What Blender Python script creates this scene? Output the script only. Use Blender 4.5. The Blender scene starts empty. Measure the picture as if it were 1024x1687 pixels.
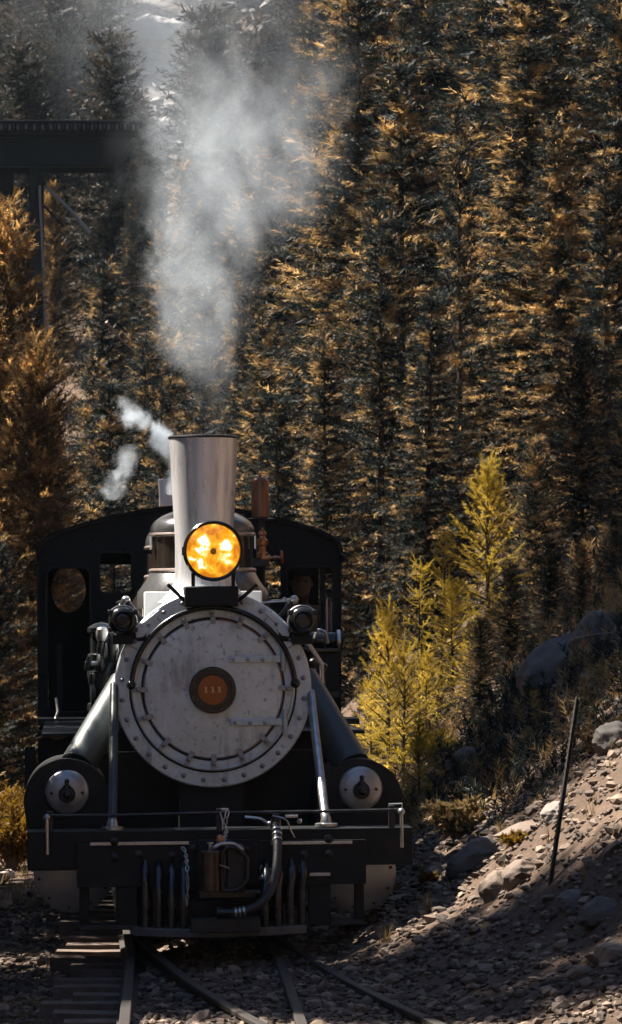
import bpy, bmesh, math, random
import numpy as np
from mathutils import Vector, Matrix, Euler
from mathutils.geometry import tessellate_polygon
R = math.radians
random.seed(7)
rng = np.random.default_rng(11)
S = bpy.context.scene
COL = S.collection

# ------------------------------------------------------------------ camera, sky, sun, exposure
FPX, HOR, CAMZ = 6000.0, 1015.0, 2.23          # focal length and horizon measured in photograph pixels (1024 x 1687)
cam = bpy.data.cameras.new('camera'); camo = bpy.data.objects.new('camera', cam); COL.objects.link(camo)
camo.location = (0, 0, CAMZ); camo.rotation_euler = (R(90), 0, 0)
cam.sensor_fit = 'VERTICAL'; cam.sensor_height = 36; cam.lens = FPX/1687*36
cam.shift_y = (HOR-843.5)/1687
cam.clip_start = 0.5; cam.clip_end = 3000
cam.dof.use_dof = True; cam.dof.focus_distance = 25; cam.dof.aperture_fstop = 13
S.camera = camo

SUN_AZ, SUN_EL = 114.0, 55.0                     # degrees left of the line back past the camera, height
to_sun = Vector((-math.sin(R(SUN_AZ))*math.cos(R(SUN_EL)), -math.cos(R(SUN_AZ))*math.cos(R(SUN_EL)), math.sin(R(SUN_EL))))
W = bpy.data.worlds.new('World'); S.world = W; W.use_nodes = True
wn = W.node_tree; bg = wn.nodes['Background']
sky = wn.nodes.new('ShaderNodeTexSky'); sky.sky_type = 'NISHITA'; sky.sun_disc = False
sky.sun_elevation = R(SUN_EL); sky.sun_rotation = math.atan2(to_sun.x, to_sun.y)
sky.altitude = 2600; sky.air_density = 1.0; sky.dust_density = 0.4; sky.ozone_density = 3.5
wn.links.new(sky.outputs[0], bg.inputs[0]); bg.inputs[1].default_value = 0.05
sun = bpy.data.lights.new('sun', 'SUN'); suno = bpy.data.objects.new('sun', sun); COL.objects.link(suno)
sun.energy = 5.0; sun.angle = R(0.5); sun.color = (1.0, 0.89, 0.77)
suno.rotation_euler = to_sun.to_track_quat('Z', 'Y').to_euler(); suno.location = to_sun*60
S.view_settings.view_transform = 'Standard'; S.view_settings.look = 'None'
S.view_settings.gamma = 1; S.view_settings.use_curve_mapping = False
S.view_settings.exposure = 2.0
S.cycles.use_denoising = True
S.cycles.max_bounces = 6; S.cycles.transparent_max_bounces = 12; S.cycles.volume_bounces = 2
S.cycles.diffuse_bounces = 3; S.cycles.glossy_bounces = 3; S.cycles.sample_clamp_indirect = 4

def world_at(px, py, Y):
    return Vector(((px-512)/FPX*Y, Y, CAMZ-(py-HOR)/FPX*Y))

# ------------------------------------------------------------------ materials
MATS = {}
def mat(name, col, rough=0.5, metal=0.0, var=0.0, scale=8.0, bump=0.0, spec=0.5, coat=0.0, dirt=None, dirt_amt=0.5, dirt_scale=3.0, streak=False, dpos=(.52, .74), runs=0):
    m = bpy.data.materials.new(name); m.use_nodes = True
    nt = m.node_tree; p = nt.nodes['Principled BSDF']
    p.inputs['Base Color'].default_value = (*col, 1); p.inputs['Roughness'].default_value = rough
    p.inputs['Metallic'].default_value = metal; p.inputs['Specular IOR Level'].default_value = spec
    p.inputs['Coat Weight'].default_value = coat
    tc = nt.nodes.new('ShaderNodeTexCoord')
    src = tc.outputs['Object']
    if streak:
        mp = nt.nodes.new('ShaderNodeMapping'); mp.inputs['Scale'].default_value = (1, 1, 0.16)
        nt.links.new(src, mp.inputs[0]); src = mp.outputs[0]
    last = None
    if var > 0:
        n = nt.nodes.new('ShaderNodeTexNoise'); n.inputs['Scale'].default_value = scale; n.inputs['Detail'].default_value = 7; n.inputs['Roughness'].default_value = 0.65
        nt.links.new(src, n.inputs['Vector'])
        r = nt.nodes.new('ShaderNodeValToRGB')
        r.color_ramp.elements[0].position = 0.3; r.color_ramp.elements[1].position = 0.7
        r.color_ramp.elements[0].color = (*[c*(1-var) for c in col], 1); r.color_ramp.elements[1].color = (*[min(1, c*(1+var)) for c in col], 1)
        nt.links.new(n.outputs['Fac'], r.inputs[0]); last = r.outputs[0]
        rr = nt.nodes.new('ShaderNodeMapRange'); rr.inputs['To Min'].default_value = max(0.05, rough-0.13); rr.inputs['To Max'].default_value = min(1, rough+0.13)
        nt.links.new(n.outputs['Fac'], rr.inputs['Value']); nt.links.new(rr.outputs[0], p.inputs['Roughness'])
        if bump > 0:
            n3 = nt.nodes.new('ShaderNodeTexNoise'); n3.inputs['Scale'].default_value = scale*3; n3.inputs['Detail'].default_value = 6
            nt.links.new(tc.outputs['Object'], n3.inputs['Vector'])
            b = nt.nodes.new('ShaderNodeBump'); b.inputs['Strength'].default_value = bump; b.inputs['Distance'].default_value = 0.02
            nt.links.new(n3.outputs['Fac'], b.inputs['Height']); nt.links.new(b.outputs[0], p.inputs['Normal'])
    if dirt:
        n2 = nt.nodes.new('ShaderNodeTexNoise'); n2.inputs['Scale'].default_value = dirt_scale; n2.inputs['Detail'].default_value = 9; n2.inputs['Roughness'].default_value = 0.72
        nt.links.new(src, n2.inputs['Vector'])
        r2 = nt.nodes.new('ShaderNodeValToRGB'); r2.color_ramp.elements[0].position = dpos[0]; r2.color_ramp.elements[1].position = dpos[1]
        r2.color_ramp.elements[0].color = (0, 0, 0, 1); r2.color_ramp.elements[1].color = (dirt_amt,)*3+(1,)
        nt.links.new(n2.outputs['Fac'], r2.inputs[0])
        mx = nt.nodes.new('ShaderNodeMix'); mx.data_type = 'RGBA'
        nt.links.new(r2.outputs[0], mx.inputs['Factor'])
        if last: nt.links.new(last, mx.inputs[6])
        else: mx.inputs[6].default_value = (*col, 1)
        mx.inputs[7].default_value = (*dirt, 1); last = mx.outputs[2]
    if runs:
        mp2 = nt.nodes.new('ShaderNodeMapping'); mp2.inputs['Scale'].default_value = (1, 1, .12); nt.links.new(tc.outputs['Object'], mp2.inputs[0])
        n4 = nt.nodes.new('ShaderNodeTexNoise'); n4.inputs['Scale'].default_value = 16; n4.inputs['Detail'].default_value = 8; n4.inputs['Roughness'].default_value = .7; nt.links.new(mp2.outputs[0], n4.inputs['Vector'])
        n5 = nt.nodes.new('ShaderNodeTexNoise'); n5.inputs['Scale'].default_value = 3.1; n5.inputs['Detail'].default_value = 6; nt.links.new(tc.outputs['Object'], n5.inputs['Vector'])
        mu = nt.nodes.new('ShaderNodeMath'); mu.operation = 'MULTIPLY'; nt.links.new(n4.outputs['Fac'], mu.inputs[0]); nt.links.new(n5.outputs['Fac'], mu.inputs[1])
        r4 = nt.nodes.new('ShaderNodeValToRGB'); r4.color_ramp.elements[0].position = .25; r4.color_ramp.elements[1].position = .42; r4.color_ramp.elements[0].color = (0, 0, 0, 1); r4.color_ramp.elements[1].color = (runs,)*3+(1,)
        nt.links.new(mu.outputs[0], r4.inputs[0])
        m4 = nt.nodes.new('ShaderNodeMix'); m4.data_type = 'RGBA'; nt.links.new(r4.outputs[0], m4.inputs['Factor']); nt.links.new(last, m4.inputs[6]); m4.inputs[7].default_value = (.13, .125, .12, 1); last = m4.outputs[2]
    if last: nt.links.new(last, p.inputs['Base Color'])
    MATS[name] = m
    return m

smoke_silver = mat('graphite_paint', (.53, .60, .625), .38, .4, .2, 2.6, .15, dirt=(.10, .10, .105), dirt_amt=.85, dirt_scale=20, dpos=(.55, .68), runs=.75)
ring_silver = mat('ring_paint', (.52, .58, .60), .44, .35, .16, 6, .1, dirt=(.11, .105, .10), dirt_amt=.85, dirt_scale=20, dpos=(.58, .70), runs=.7)
stack_silver = mat('stack_paint', (.68, .685, .695), .28, .45, .10, 3, .04, dirt=(.16, .155, .15), dirt_amt=.75, dirt_scale=8, streak=True, runs=.45)
bright_silver = mat('aluminium_paint', (.70, .70, .70), .42, .2, .10, 6, .05, dirt=(.3, .29, .28), dirt_amt=.5, dirt_scale=8, streak=True)
black = mat('black_paint', (.009, .011, .012), .45, 0, .3, 6, .06, spec=.2, dirt=(.035, .032, .03), dirt_amt=.5, dirt_scale=5)
black_gloss = mat('black_enamel', (.010, .012, .013), .22, 0, .2, 5, .02, spec=.45)
iron = mat('dark_iron', (.03, .032, .035), .4, .6, .3, 12, .1, dirt=(.07, .045, .03), dirt_amt=.5, dirt_scale=8)
pipe_green = mat('pipe_lagging', (.034, .045, .046), .42, .1, .2, 6, .05)
cab_black = mat('cab_paint', (.008, .0105, .0115), .5, 0, .25, 3, .04, spec=.15)
dome_dark = mat('dome_paint', (.045, .036, .028), .2, .55, .15, 4, .02, coat=.4)
dome_cap = mat('dome_cap_paint', (.12, .125, .13), .25, .6, .2, 4, .02)
steel = mat('worn_steel', (.42, .42, .42), .33, .9, .25, 14, .06)
brass = mat('old_brass', (.45, .21, .10), .36, .9, .25, 10, .05)
brown_brass = mat('brown_brass', (.21, .10, .055), .34, .7, .2, 6, .03)
band_metal = mat('band_metal', (.36, .30, .28), .35, .7, .15, 8)
wheel_red = mat('red_handwheel', (.40, .10, .03), .45, .2, .1, 8)
plate_orange = mat('plate_copper', (.27, .088, .018), .4, .5, .15, 9, .03)
gold = mat('gold_letters', (.52, .37, .19), .35, .8, .1, 9)
dim_gold = mat('worn_letters', (.10, .085, .06), .45, .4, .1, 9)
cover_grey = mat('cover_steel', (.34, .345, .35), .34, .5, .12, 5, .03, dirt=(.15, .11, .08), dirt_amt=.4, dirt_scale=5)
edge_orange = mat('orange_edge', (.42, .22, .15), .4, .5, .3, 14)
footplate = mat('footplate', (.10, .11, .112), .5, .2, .3, 8, .1, dirt=(.05, .04, .03), dirt_amt=.7, dirt_scale=7)
tube_iron = mat('tube_iron', (.06, .065, .07), .26, .8, .25, 9, .04)
rubber = mat('hose_rubber', (.018, .019, .02), .5, 0, .3, 20, .1)
knuckle = mat('rusty_cast_steel', (.075, .058, .045), .36, .7, .4, 14, .12, dirt=(.16, .09, .045), dirt_amt=.7, dirt_scale=9)
glass_dark = mat('lamp_lens_glass', (.02, .021, .022), .08, 0, 0, 5)
rail_steel = mat('rail_steel', (.60, .61, .63), .30, .35, .3, 9, .05, dirt=(.10, .085, .075), dirt_amt=.6, dirt_scale=6)
rail_rust = mat('rail_rust', (.022, .018, .016), .7, .2, .3, 14, .2)
tie_wood = mat('weathered_sleeper', (.11, .080, .064), .85, 0, .4, 9, .5, dirt=(.05, .04, .035), dirt_amt=.7, dirt_scale=7)
bridge_steel = mat('bridge_steel', (.010, .012, .013), .7, 0, .2, 1.5, .1, spec=.1)
bridge_pipe = mat('drain_pipe', (.20, .21, .22), .45, .4, .2, 3)
bark = mat('bark', (.045, .034, .027), .9, 0, .4, 12, .6)
dead_wood = mat('dead_wood', (.24, .19, .15), .8, 0, .3, 12, .3)
rock = mat('granite', (.145, .108, .082), .8, 0, .35, 5, .5, dirt=(.09, .075, .06), dirt_amt=.6, dirt_scale=4)
rock_grey = mat('grey_granite', (.085, .078, .070), .8, 0, .3, 3, .5, dirt=(.08, .08, .075), dirt_amt=.6, dirt_scale=2.5)
white_stone = mat('white_stone', (.36, .32, .28), .8, 0, .2, 5, .4)
pale_rock = mat('pale_stone', (.17, .145, .125), .8, 0, .2, 5, .4)
scree = mat('scree_stone', (.17, .17, .175), .85, 0, .35, 1.5, .4)
post_steel = mat('rusty_post', (.016, .014, .013), .6, .4, .4, 10, .2)
skin = mat('skin', (.30, .17, .12), .5, 0, .1, 10)
shirt = mat('work_shirt', (.10, .07, .065), .85, 0, .25, 18, .2)
cap_cloth = mat('cap_cloth', (.10, .105, .115), .9, 0, .2, 20, .1)
hair_mat = mat('hair', (.03, .022, .016), .7)

def stone_mat():
    m = mat('ballast_stone', (.20, .165, .14), .8, 0, 0)
    nt = m.node_tree; p = nt.nodes['Principled BSDF']
    g = nt.nodes.new('ShaderNodeNewGeometry')
    r = nt.nodes.new('ShaderNodeValToRGB'); cr = r.color_ramp
    cr.elements[0].color = (.05, .034, .025, 1); cr.elements[1].color = (.33, .245, .175, 1)
    e = cr.elements.new(.5); e.color = (.11, .078, .056, 1)
    nt.links.new(g.outputs['Random Per Island'], r.inputs[0])
    n = nt.nodes.new('ShaderNodeTexNoise'); n.inputs['Scale'].default_value = 60; n.inputs['Detail'].default_value = 4
    tc = nt.nodes.new('ShaderNodeTexCoord'); nt.links.new(tc.outputs['Object'], n.inputs['Vector'])
    mx = nt.nodes.new('ShaderNodeMix'); mx.data_type = 'RGBA'; mx.blend_type = 'MULTIPLY'; mx.inputs['Factor'].default_value = .6
    nt.links.new(r.outputs[0], mx.inputs[6]); nt.links.new(n.outputs['Fac'], mx.inputs[7]); 
    nt.links.new(mx.outputs[2], p.inputs['Base Color'])
    return m
ballast_m = stone_mat()

def foliage(name, c1, c2, trans=.32, rough=.6, spec=.22):
    m = bpy.data.materials.new(name); m.use_nodes = True; nt = m.node_tree
    p = nt.nodes['Principled BSDF']; out = nt.nodes['Material Output']
    g = nt.nodes.new('ShaderNodeNewGeometry'); oi = nt.nodes.new('ShaderNodeObjectInfo')
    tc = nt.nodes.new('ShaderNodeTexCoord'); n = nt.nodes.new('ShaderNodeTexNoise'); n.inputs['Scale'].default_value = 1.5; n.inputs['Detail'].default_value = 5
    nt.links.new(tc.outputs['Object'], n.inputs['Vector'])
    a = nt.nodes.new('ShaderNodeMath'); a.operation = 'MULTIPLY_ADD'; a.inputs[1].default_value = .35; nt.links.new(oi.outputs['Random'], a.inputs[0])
    a2 = nt.nodes.new('ShaderNodeMath'); a2.operation = 'MULTIPLY_ADD'; a2.inputs[1].default_value = 5.0; a2.inputs[2].default_value = -2.85; nt.links.new(n.outputs['Fac'], a2.inputs[0]); nt.links.new(a2.outputs[0], a.inputs[2])  # steep clump noise: colour imitates sunlit tips against shade
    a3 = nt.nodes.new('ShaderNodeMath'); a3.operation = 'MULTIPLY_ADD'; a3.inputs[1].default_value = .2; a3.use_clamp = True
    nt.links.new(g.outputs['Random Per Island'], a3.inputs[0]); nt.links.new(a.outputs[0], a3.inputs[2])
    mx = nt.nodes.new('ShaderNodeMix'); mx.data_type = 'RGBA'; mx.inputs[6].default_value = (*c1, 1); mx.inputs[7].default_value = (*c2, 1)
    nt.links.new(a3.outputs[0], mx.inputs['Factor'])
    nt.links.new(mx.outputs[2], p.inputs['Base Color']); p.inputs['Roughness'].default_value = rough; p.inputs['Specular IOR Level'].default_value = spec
    t = nt.nodes.new('ShaderNodeBsdfTranslucent'); nt.links.new(mx.outputs[2], t.inputs[0])
    ms = nt.nodes.new('ShaderNodeMixShader'); ms.inputs[0].default_value = trans
    nt.links.new(p.outputs[0], ms.inputs[1]); nt.links.new(t.outputs[0], ms.inputs[2]); nt.links.new(ms.outputs[0], out.inputs[0])
    return m
needle_dark = foliage('spruce_needles', (.012, .019, .018), (.66, .43, .17))  # teal shade tone and sunlit tip tone put into the needle colour
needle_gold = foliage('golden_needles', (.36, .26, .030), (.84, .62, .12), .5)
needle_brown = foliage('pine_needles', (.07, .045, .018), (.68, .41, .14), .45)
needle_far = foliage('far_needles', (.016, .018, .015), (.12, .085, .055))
leaf_gold = foliage('autumn_leaves', (.15, .085, .010), (.26, .13, .015), .45)
dry_grass = foliage('dry_grass', (.20, .14, .06), (.34, .24, .11), .3)

# ------------------------------------------------------------------ mesh helpers
class MB:
    def __init__(s): s.v = []; s.f = []
    def add(s, vs, fs):
        o = len(s.v); s.v += [Vector(v) for v in vs]; s.f += [tuple(i+o for i in f) for f in fs]; return s
    def box(s, a, b, m=None):
        x0, y0, z0 = a; x1, y1, z1 = b
        vs = [Vector(p) for p in ((x0,y0,z0),(x1,y0,z0),(x1,y1,z0),(x0,y1,z0),(x0,y0,z1),(x1,y0,z1),(x1,y1,z1),(x0,y1,z1))]
        if m: vs = [m @ v for v in vs]
        return s.add(vs, [(0,3,2,1),(4,5,6,7),(0,1,5,4),(1,2,6,5),(2,3,7,6),(3,0,4,7)])
    def cyl(s, p0, p1, r0, r1=None, n=24):
        p0, p1 = Vector(p0), Vector(p1); r1 = r0 if r1 is None else r1
        q = (p1-p0).to_track_quat('Z', 'Y'); vs = []
        for p, r in ((p0, r0), (p1, r1)):
            for i in range(n):
                a = 2*math.pi*i/n; vs.append(p+q @ Vector((math.cos(a)*r, math.sin(a)*r, 0)))
        fs = [(i, (i+1) % n, n+(i+1) % n, n+i) for i in range(n)] + [tuple(range(n))[::-1], tuple(range(n, 2*n))]
        return s.add(vs, fs)
    def tube(s, path, r, n=10, cap=True):
        pts = [Vector(p) for p in path]; rs = r if isinstance(r, (list, tuple)) else [r]*len(pts)
        vs = []; t0 = (pts[1]-pts[0]).normalized(); nv = t0.orthogonal().normalized()
        for i, p in enumerate(pts):
            t = (pts[min(i+1, len(pts)-1)]-pts[max(i-1, 0)]).normalized()
            nv = (nv-t*nv.dot(t)).normalized(); b = t.cross(nv)
            for k in range(n):
                w = 2*math.pi*k/n; vs.append(p+(nv*math.cos(w)+b*math.sin(w))*rs[i])
        m = len(pts); fs = []
        for i in range(m-1):
            for k in range(n): fs.append((i*n+k, i*n+(k+1) % n, (i+1)*n+(k+1) % n, (i+1)*n+k))
        if cap: fs += [tuple(range(n))[::-1], tuple(range((m-1)*n, m*n))]
        return s.add(vs, fs)
    def lathe(s, prof, c, axis, n=48, a0=0, a1=2*math.pi):
        c = Vector(c); q = Vector(axis).to_track_quat('Z', 'Y'); full = abs(a1-a0-2*math.pi) < 1e-6
        m = n if full else n+1; vs = []
        for r, h in prof:
            for i in range(m):
                a = a0+(a1-a0)*i/n; vs.append(c+q @ Vector((math.cos(a)*r, math.sin(a)*r, h)))
        fs = []
        for j in range(len(prof)-1):
            for i in range(n):
                i2 = (i+1) % m; fs.append((j*m+i, j*m+i2, (j+1)*m+i2, (j+1)*m+i))
        return s.add(vs, fs)
    def ball(s, c, r, n=12, sq=(1, 1, 1)):
        prof = [(math.sin(math.pi*i/(n//2+2))*r, -math.cos(math.pi*i/(n//2+2))*r) for i in range(n//2+3)]
        prof[0] = (1e-4, -r); prof[-1] = (1e-4, r)
        t = MB().lathe(prof, (0, 0, 0), (0, 0, 1), n)
        return s.add([Vector(c)+Vector((v.x*sq[0], v.y*sq[1], v.z*sq[2])) for v in t.v], t.f)
    def prism(s, poly, y0, y1, holes=()):
        """poly, holes: lists of (x, z); extruded along y"""
        loops = [list(poly)]+[list(h) for h in holes]
        tris = tessellate_polygon([[Vector((x, z, 0)) for x, z in l] for l in loops])
        flat = [p for l in loops for p in l]; n = len(flat)
        vs = [(x, y0, z) for x, z in flat]+[(x, y1, z) for x, z in flat]
        fs = [tuple(t) for t in tris]+[tuple(i+n for i in reversed(t)) for t in tris]; o = 0
        for l in loops:
            k = len(l)
            for i in range(k): a, b = o+i, o+(i+1) % k; fs.append((a, b, b+n, a+n))
            o += k
        return s.add(vs, fs)
    def torus(s, c, axis, R_, r, n=32, k=10, a0=0, a1=2*math.pi):
        prof = [(R_+r*math.cos(2*math.pi*i/k), r*math.sin(2*math.pi*i/k)) for i in range(k+1)]
        return s.lathe(prof, c, axis, n, a0, a1)
    def mesh(s, name, m, sharp=35):
        bm = bmesh.new(); vv = [bm.verts.new(v) for v in s.v]
        for f in s.f:
            try: bm.faces.new([vv[i] for i in f])
            except ValueError: pass
        bmesh.ops.remove_doubles(bm, verts=bm.verts, dist=1e-5)
        bmesh.ops.recalc_face_normals(bm, faces=bm.faces)
        me = bpy.data.meshes.new(name); bm.to_mesh(me); bm.free()
        me.polygons.foreach_set('use_smooth', [True]*len(me.polygons)); me.set_sharp_from_angle(angle=R(sharp))
        if m: me.materials.append(m)
        return me
    def build(s, name, m, parent=None, bevel=0, sharp=35):
        o = bpy.data.objects.new(name, s.mesh(name, m, sharp)); COL.objects.link(o)
        if parent is not None: o.parent = parent
        if bevel:
            b = o.modifiers.new('bevel', 'BEVEL'); b.width = bevel; b.segments = 2; b.limit_method = 'ANGLE'; b.angle_limit = R(40)
        return o

def tag(o, label=None, cat=None, group=None, kind=None):
    if label: o['label'] = label
    if cat: o['category'] = cat
    if group: o['group'] = group
    if kind: o['kind'] = kind
    return o
def empty(name, loc, label, cat, group=None, rot=(0, 0, 0)):
    o = bpy.data.objects.new(name, None); COL.objects.link(o); o.location = loc; o.rotation_euler = rot; o.empty_display_size = .2
    return tag(o, label, cat, group)
def place(me, name, parent, loc=(0, 0, 0), rot=None):
    o = bpy.data.objects.new(name, me); COL.objects.link(o)
    if parent is not None: o.parent = parent
    o.location = loc
    if rot: o.rotation_euler = rot
    return o
def np_mesh(name, V, F, m, smooth=False):
    me = bpy.data.meshes.new(name); V = np.asarray(V, np.float32); F = np.asarray(F, np.int32); k = F.shape[1]
    me.vertices.add(len(V)); me.vertices.foreach_set('co', V.ravel())
    me.loops.add(F.size); me.loops.foreach_set('vertex_index', F.ravel())
    me.polygons.add(len(F)); me.polygons.foreach_set('loop_start', np.arange(0, F.size, k, dtype=np.int32))
    try: me.polygons.foreach_set('loop_total', np.full(len(F), k, np.int32))
    except Exception: pass
    me.polygons.foreach_set('use_smooth', np.full(len(F), smooth)); me.update(calc_edges=True); me.validate()
    if m: me.materials.append(m)
    return me
def bez(p0, p1, p2, p3, n=12):
    p0, p1, p2, p3 = map(Vector, (p0, p1, p2, p3)); o = []
    for i in range(n+1):
        t = i/n; o.append(p0*(1-t)**3+p1*3*t*(1-t)**2+p2*3*t*t*(1-t)+p3*t**3)
    return o
def spline(pts, n=8):
    P = [Vector(p) for p in pts]; P = [P[0]*2-P[1]]+P+[P[-1]*2-P[-2]]; o = []
    for i in range(1, len(P)-2):
        for k in range(n):
            t = k/n
            o.append(.5*((2*P[i])+(P[i+1]-P[i-1])*t+(2*P[i-1]-5*P[i]+4*P[i+1]-P[i+2])*t*t+(3*P[i]-P[i-1]-3*P[i+1]+P[i+2])*t**3))
    o.append(P[-2]); return o

# ------------------------------------------------------------------ terrain
def sm(a, b, x):
    t = np.clip((x-a)/(b-a), 0, 1); return t*t*(3-2*t)
_ph = rng.uniform(0, 6.28, (24, 2)); _k = rng.normal(0, 1, (24, 2))
def wob(x, y, f):
    s = 0
    for i in range(8): s = s+np.sin((_k[i, 0]*x+_k[i, 1]*y)*f+_ph[i, 0])
    return s/8
BX = np.array([-60, -20, -6, -3, -1.6, -1.12, -.98, .2, 1.0, 1.6, 2.1, 3.0, 4.5, 7, 12, 30, 90])
BZ = np.array([.6, .1, -.25, -.3, -.22, -.165, -.10, -.02, .36, .86, 1.30, 2.15, 3.4, 5.0, 8.4, 24, 80])
SY = np.array([-60, 12, 18, 20, 22.3, 24, 27, 30, 45, 80, 200])
SX = np.array([3, 3, 2.0, .95, .28, -.08, -.16, -.2, -.7, -2, -4])
def H(x, y):
    x = np.asarray(x, float); y = np.asarray(y, float)
    s = x-np.interp(y, SY, SX)*sm(-.6, .5, x); s = np.where(x > -.95, np.maximum(s, -.95), s)
    z = np.interp(s, BX, BZ)
    near = sm(-1.9, -1.4, x)*sm(1.2, .2, x)*sm(36, 30, y)
    rough = .05*wob(x, y, 2.3)+.025*wob(y, x, 6.1)
    z = z+rough*(1-.85*near)
    z = z+sm(62, 130, y)*0 + np.maximum(0, y-80)*.34*sm(75, 100, y) + np.maximum(0, y-128)*.38
    z = z+sm(70, 110, y)*1.6*wob(x, y, .13)
    z = z+np.maximum(0, -40-y)*.7+np.maximum(0, -25-x)*.8
    z = z-sm(-3, -14, x)*sm(40, 70, y)*sm(120, 95, y)*1.5
    return z
def hz(x, y): return float(H(x, y))
xs = np.concatenate([np.linspace(-160, -14, 30)[:-1], np.linspace(-14, -3, 30)[:-1], np.linspace(-3, 5, 115)[:-1], np.linspace(5, 16, 36)[:-1], np.linspace(16, 160, 30)])
ys = np.concatenate([np.linspace(-60, 16, 24)[:-1], np.linspace(16, 36, 210)[:-1], np.linspace(36, 60, 90)[:-1], np.linspace(60, 180, 130)[:-1], np.linspace(180, 420, 24)])
GX, GY = np.meshgrid(xs, ys); GZ = H(GX, GY)
nx, ny = len(xs), len(ys); idx = np.arange(nx*ny).reshape(ny, nx)
F = np.stack([idx[:-1, :-1], idx[:-1, 1:], idx[1:, 1:], idx[1:, :-1]], -1).reshape(-1, 4)
def ground_mat():
    m = bpy.data.materials.new('forest_floor'); m.use_nodes = True; nt = m.node_tree; p = nt.nodes['Principled BSDF']
    tc = nt.nodes.new('ShaderNodeTexCoord')
    n1 = nt.nodes.new('ShaderNodeTexNoise'); n1.inputs['Scale'].default_value = .45; n1.inputs['Detail'].default_value = 9; n1.inputs['Roughness'].default_value = .7
    n2 = nt.nodes.new('ShaderNodeTexVoronoi'); n2.inputs['Scale'].default_value = 22
    n3 = nt.nodes.new('ShaderNodeTexNoise'); n3.inputs['Scale'].default_value = 30; n3.inputs['Detail'].default_value = 6
    for n in (n1, n2, n3): nt.links.new(tc.outputs['Object'], n.inputs['Vector'])
    r = nt.nodes.new('ShaderNodeValToRGB'); cr = r.color_ramp
    cr.elements[0].position = .3; cr.elements[0].color = (.032, .021, .014, 1); cr.elements[1].position = .74; cr.elements[1].color = (.155, .110, .078, 1)
    e = cr.elements.new(.5); e.color = (.075, .051, .036, 1)
    nt.links.new(n1.outputs['Fac'], r.inputs[0])
    mx = nt.nodes.new('ShaderNodeMix'); mx.data_type = 'RGBA'; mx.blend_type = 'OVERLAY'; mx.inputs['Factor'].default_value = .6
    nt.links.new(r.outputs[0], mx.inputs[6]); nt.links.new(n3.outputs['Fac'], mx.inputs[7])
    # pale scree on the far hillside
    sx = nt.nodes.new('ShaderNodeSeparateXYZ'); nt.links.new(tc.outputs['Object'], sx.inputs[0])
    mr = nt.nodes.new('ShaderNodeMapRange'); mr.inputs['From Min'].default_value = 120; mr.inputs['From Max'].default_value = 138
    nt.links.new(sx.outputs['Y'], mr.inputs['Value'])
    n4 = nt.nodes.new('ShaderNodeTexNoise'); n4.inputs['Scale'].default_value = .16; n4.inputs['Detail'].default_value = 8; n4.inputs['Roughness'].default_value = .75
    nt.links.new(tc.outputs['Object'], n4.inputs['Vector'])
    r4 = nt.nodes.new('ShaderNodeValToRGB'); r4.color_ramp.elements[0].position = .34; r4.color_ramp.elements[1].position = .52
    nt.links.new(n4.outputs['Fac'], r4.inputs[0])
    mm = nt.nodes.new('ShaderNodeMath'); mm.operation = 'MULTIPLY'; nt.links.new(mr.outputs[0], mm.inputs[0]); nt.links.new(r4.outputs[0], mm.inputs[1])
    m2 = nt.nodes.new('ShaderNodeMix'); m2.data_type = 'RGBA'; nt.links.new(mm.outputs[0], m2.inputs['Factor'])
    nt.links.new(mx.outputs[2], m2.inputs[6]); m2.inputs[7].default_value = (.15, .15, .155, 1)
    nt.links.new(m2.outputs[2], p.inputs['Base Color']); p.inputs['Roughness'].default_value = .9; p.inputs['Specular IOR Level'].default_value = .2
    b = nt.nodes.new('ShaderNodeBump'); b.inputs['Strength'].default_value = .6; b.inputs['Distance'].default_value = .015
    nt.links.new(n2.outputs['Distance'], b.inputs['Height']); nt.links.new(b.outputs[0], p.inputs['Normal'])
    return m
gm = np_mesh('ground', np.stack([GX, GY, GZ], -1).reshape(-1, 3), F, ground_mat(), True)
tag(place(gm, 'ground', None), kind='structure')

def ground_hit(px, py, y0=18.0, y1=120.0):
    Y = np.arange(y0, y1, .04); X = (px-512)/FPX*Y; z = CAMZ-(py-HOR)/FPX*Y; k = np.argmax(z <= H(X, Y))
    return Vector((X[k], Y[k], z[k]))

# ------------------------------------------------------------------ track: one turnout, four rails and its sleepers
def track_x(y): return -.71-.041*(y-24.2) if y < 24.2 else -.71-.065*(y-24.2)
def branch_x(y): return track_x(y)+.012*max(0, 27.9-y)**2
track = empty('railway_track', (0, 0, 0), 'narrow gauge railway turnout with four dark rails splitting in front of the locomotive', 'railway track')
prof = [(-.055, -.115), (.055, -.115), (.055, -.10), (.012, -.088), (.010, -.038), (.030, -.028), (.031, -.006), (.026, 0), (-.026, 0), (-.031, -.006), (-.030, -.028), (-.010, -.038), (-.012, -.088), (-.055, -.10)]
def rail(fx, off, y0, y1, name='rail'):
    yy = np.arange(y0, y1+.01, .35); b = MB(); n = len(prof); vs = []
    for y in yy:
        x = fx(y)+off
        for px, pz in prof: vs.append((x+px, y, pz))
    fs = [(i*n+k, i*n+(k+1) % n, (i+1)*n+(k+1) % n, (i+1)*n+k) for i in range(len(yy)-1) for k in range(n)]
    b.add(vs, fs); o = b.build(name, rail_rust, track)
    o.data.materials.append(rail_steel)
    for p in o.data.polygons:
        if p.normal.z > .6 and p.center.z > -.02: p.material_index = 1
    return o
G2 = .457+.03
rail(track_x, -G2, 6, 44); rail(track_x, G2, 6, 44)
rail(branch_x, -G2, 6, 27); rail(branch_x, G2, 6, 27)
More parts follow.
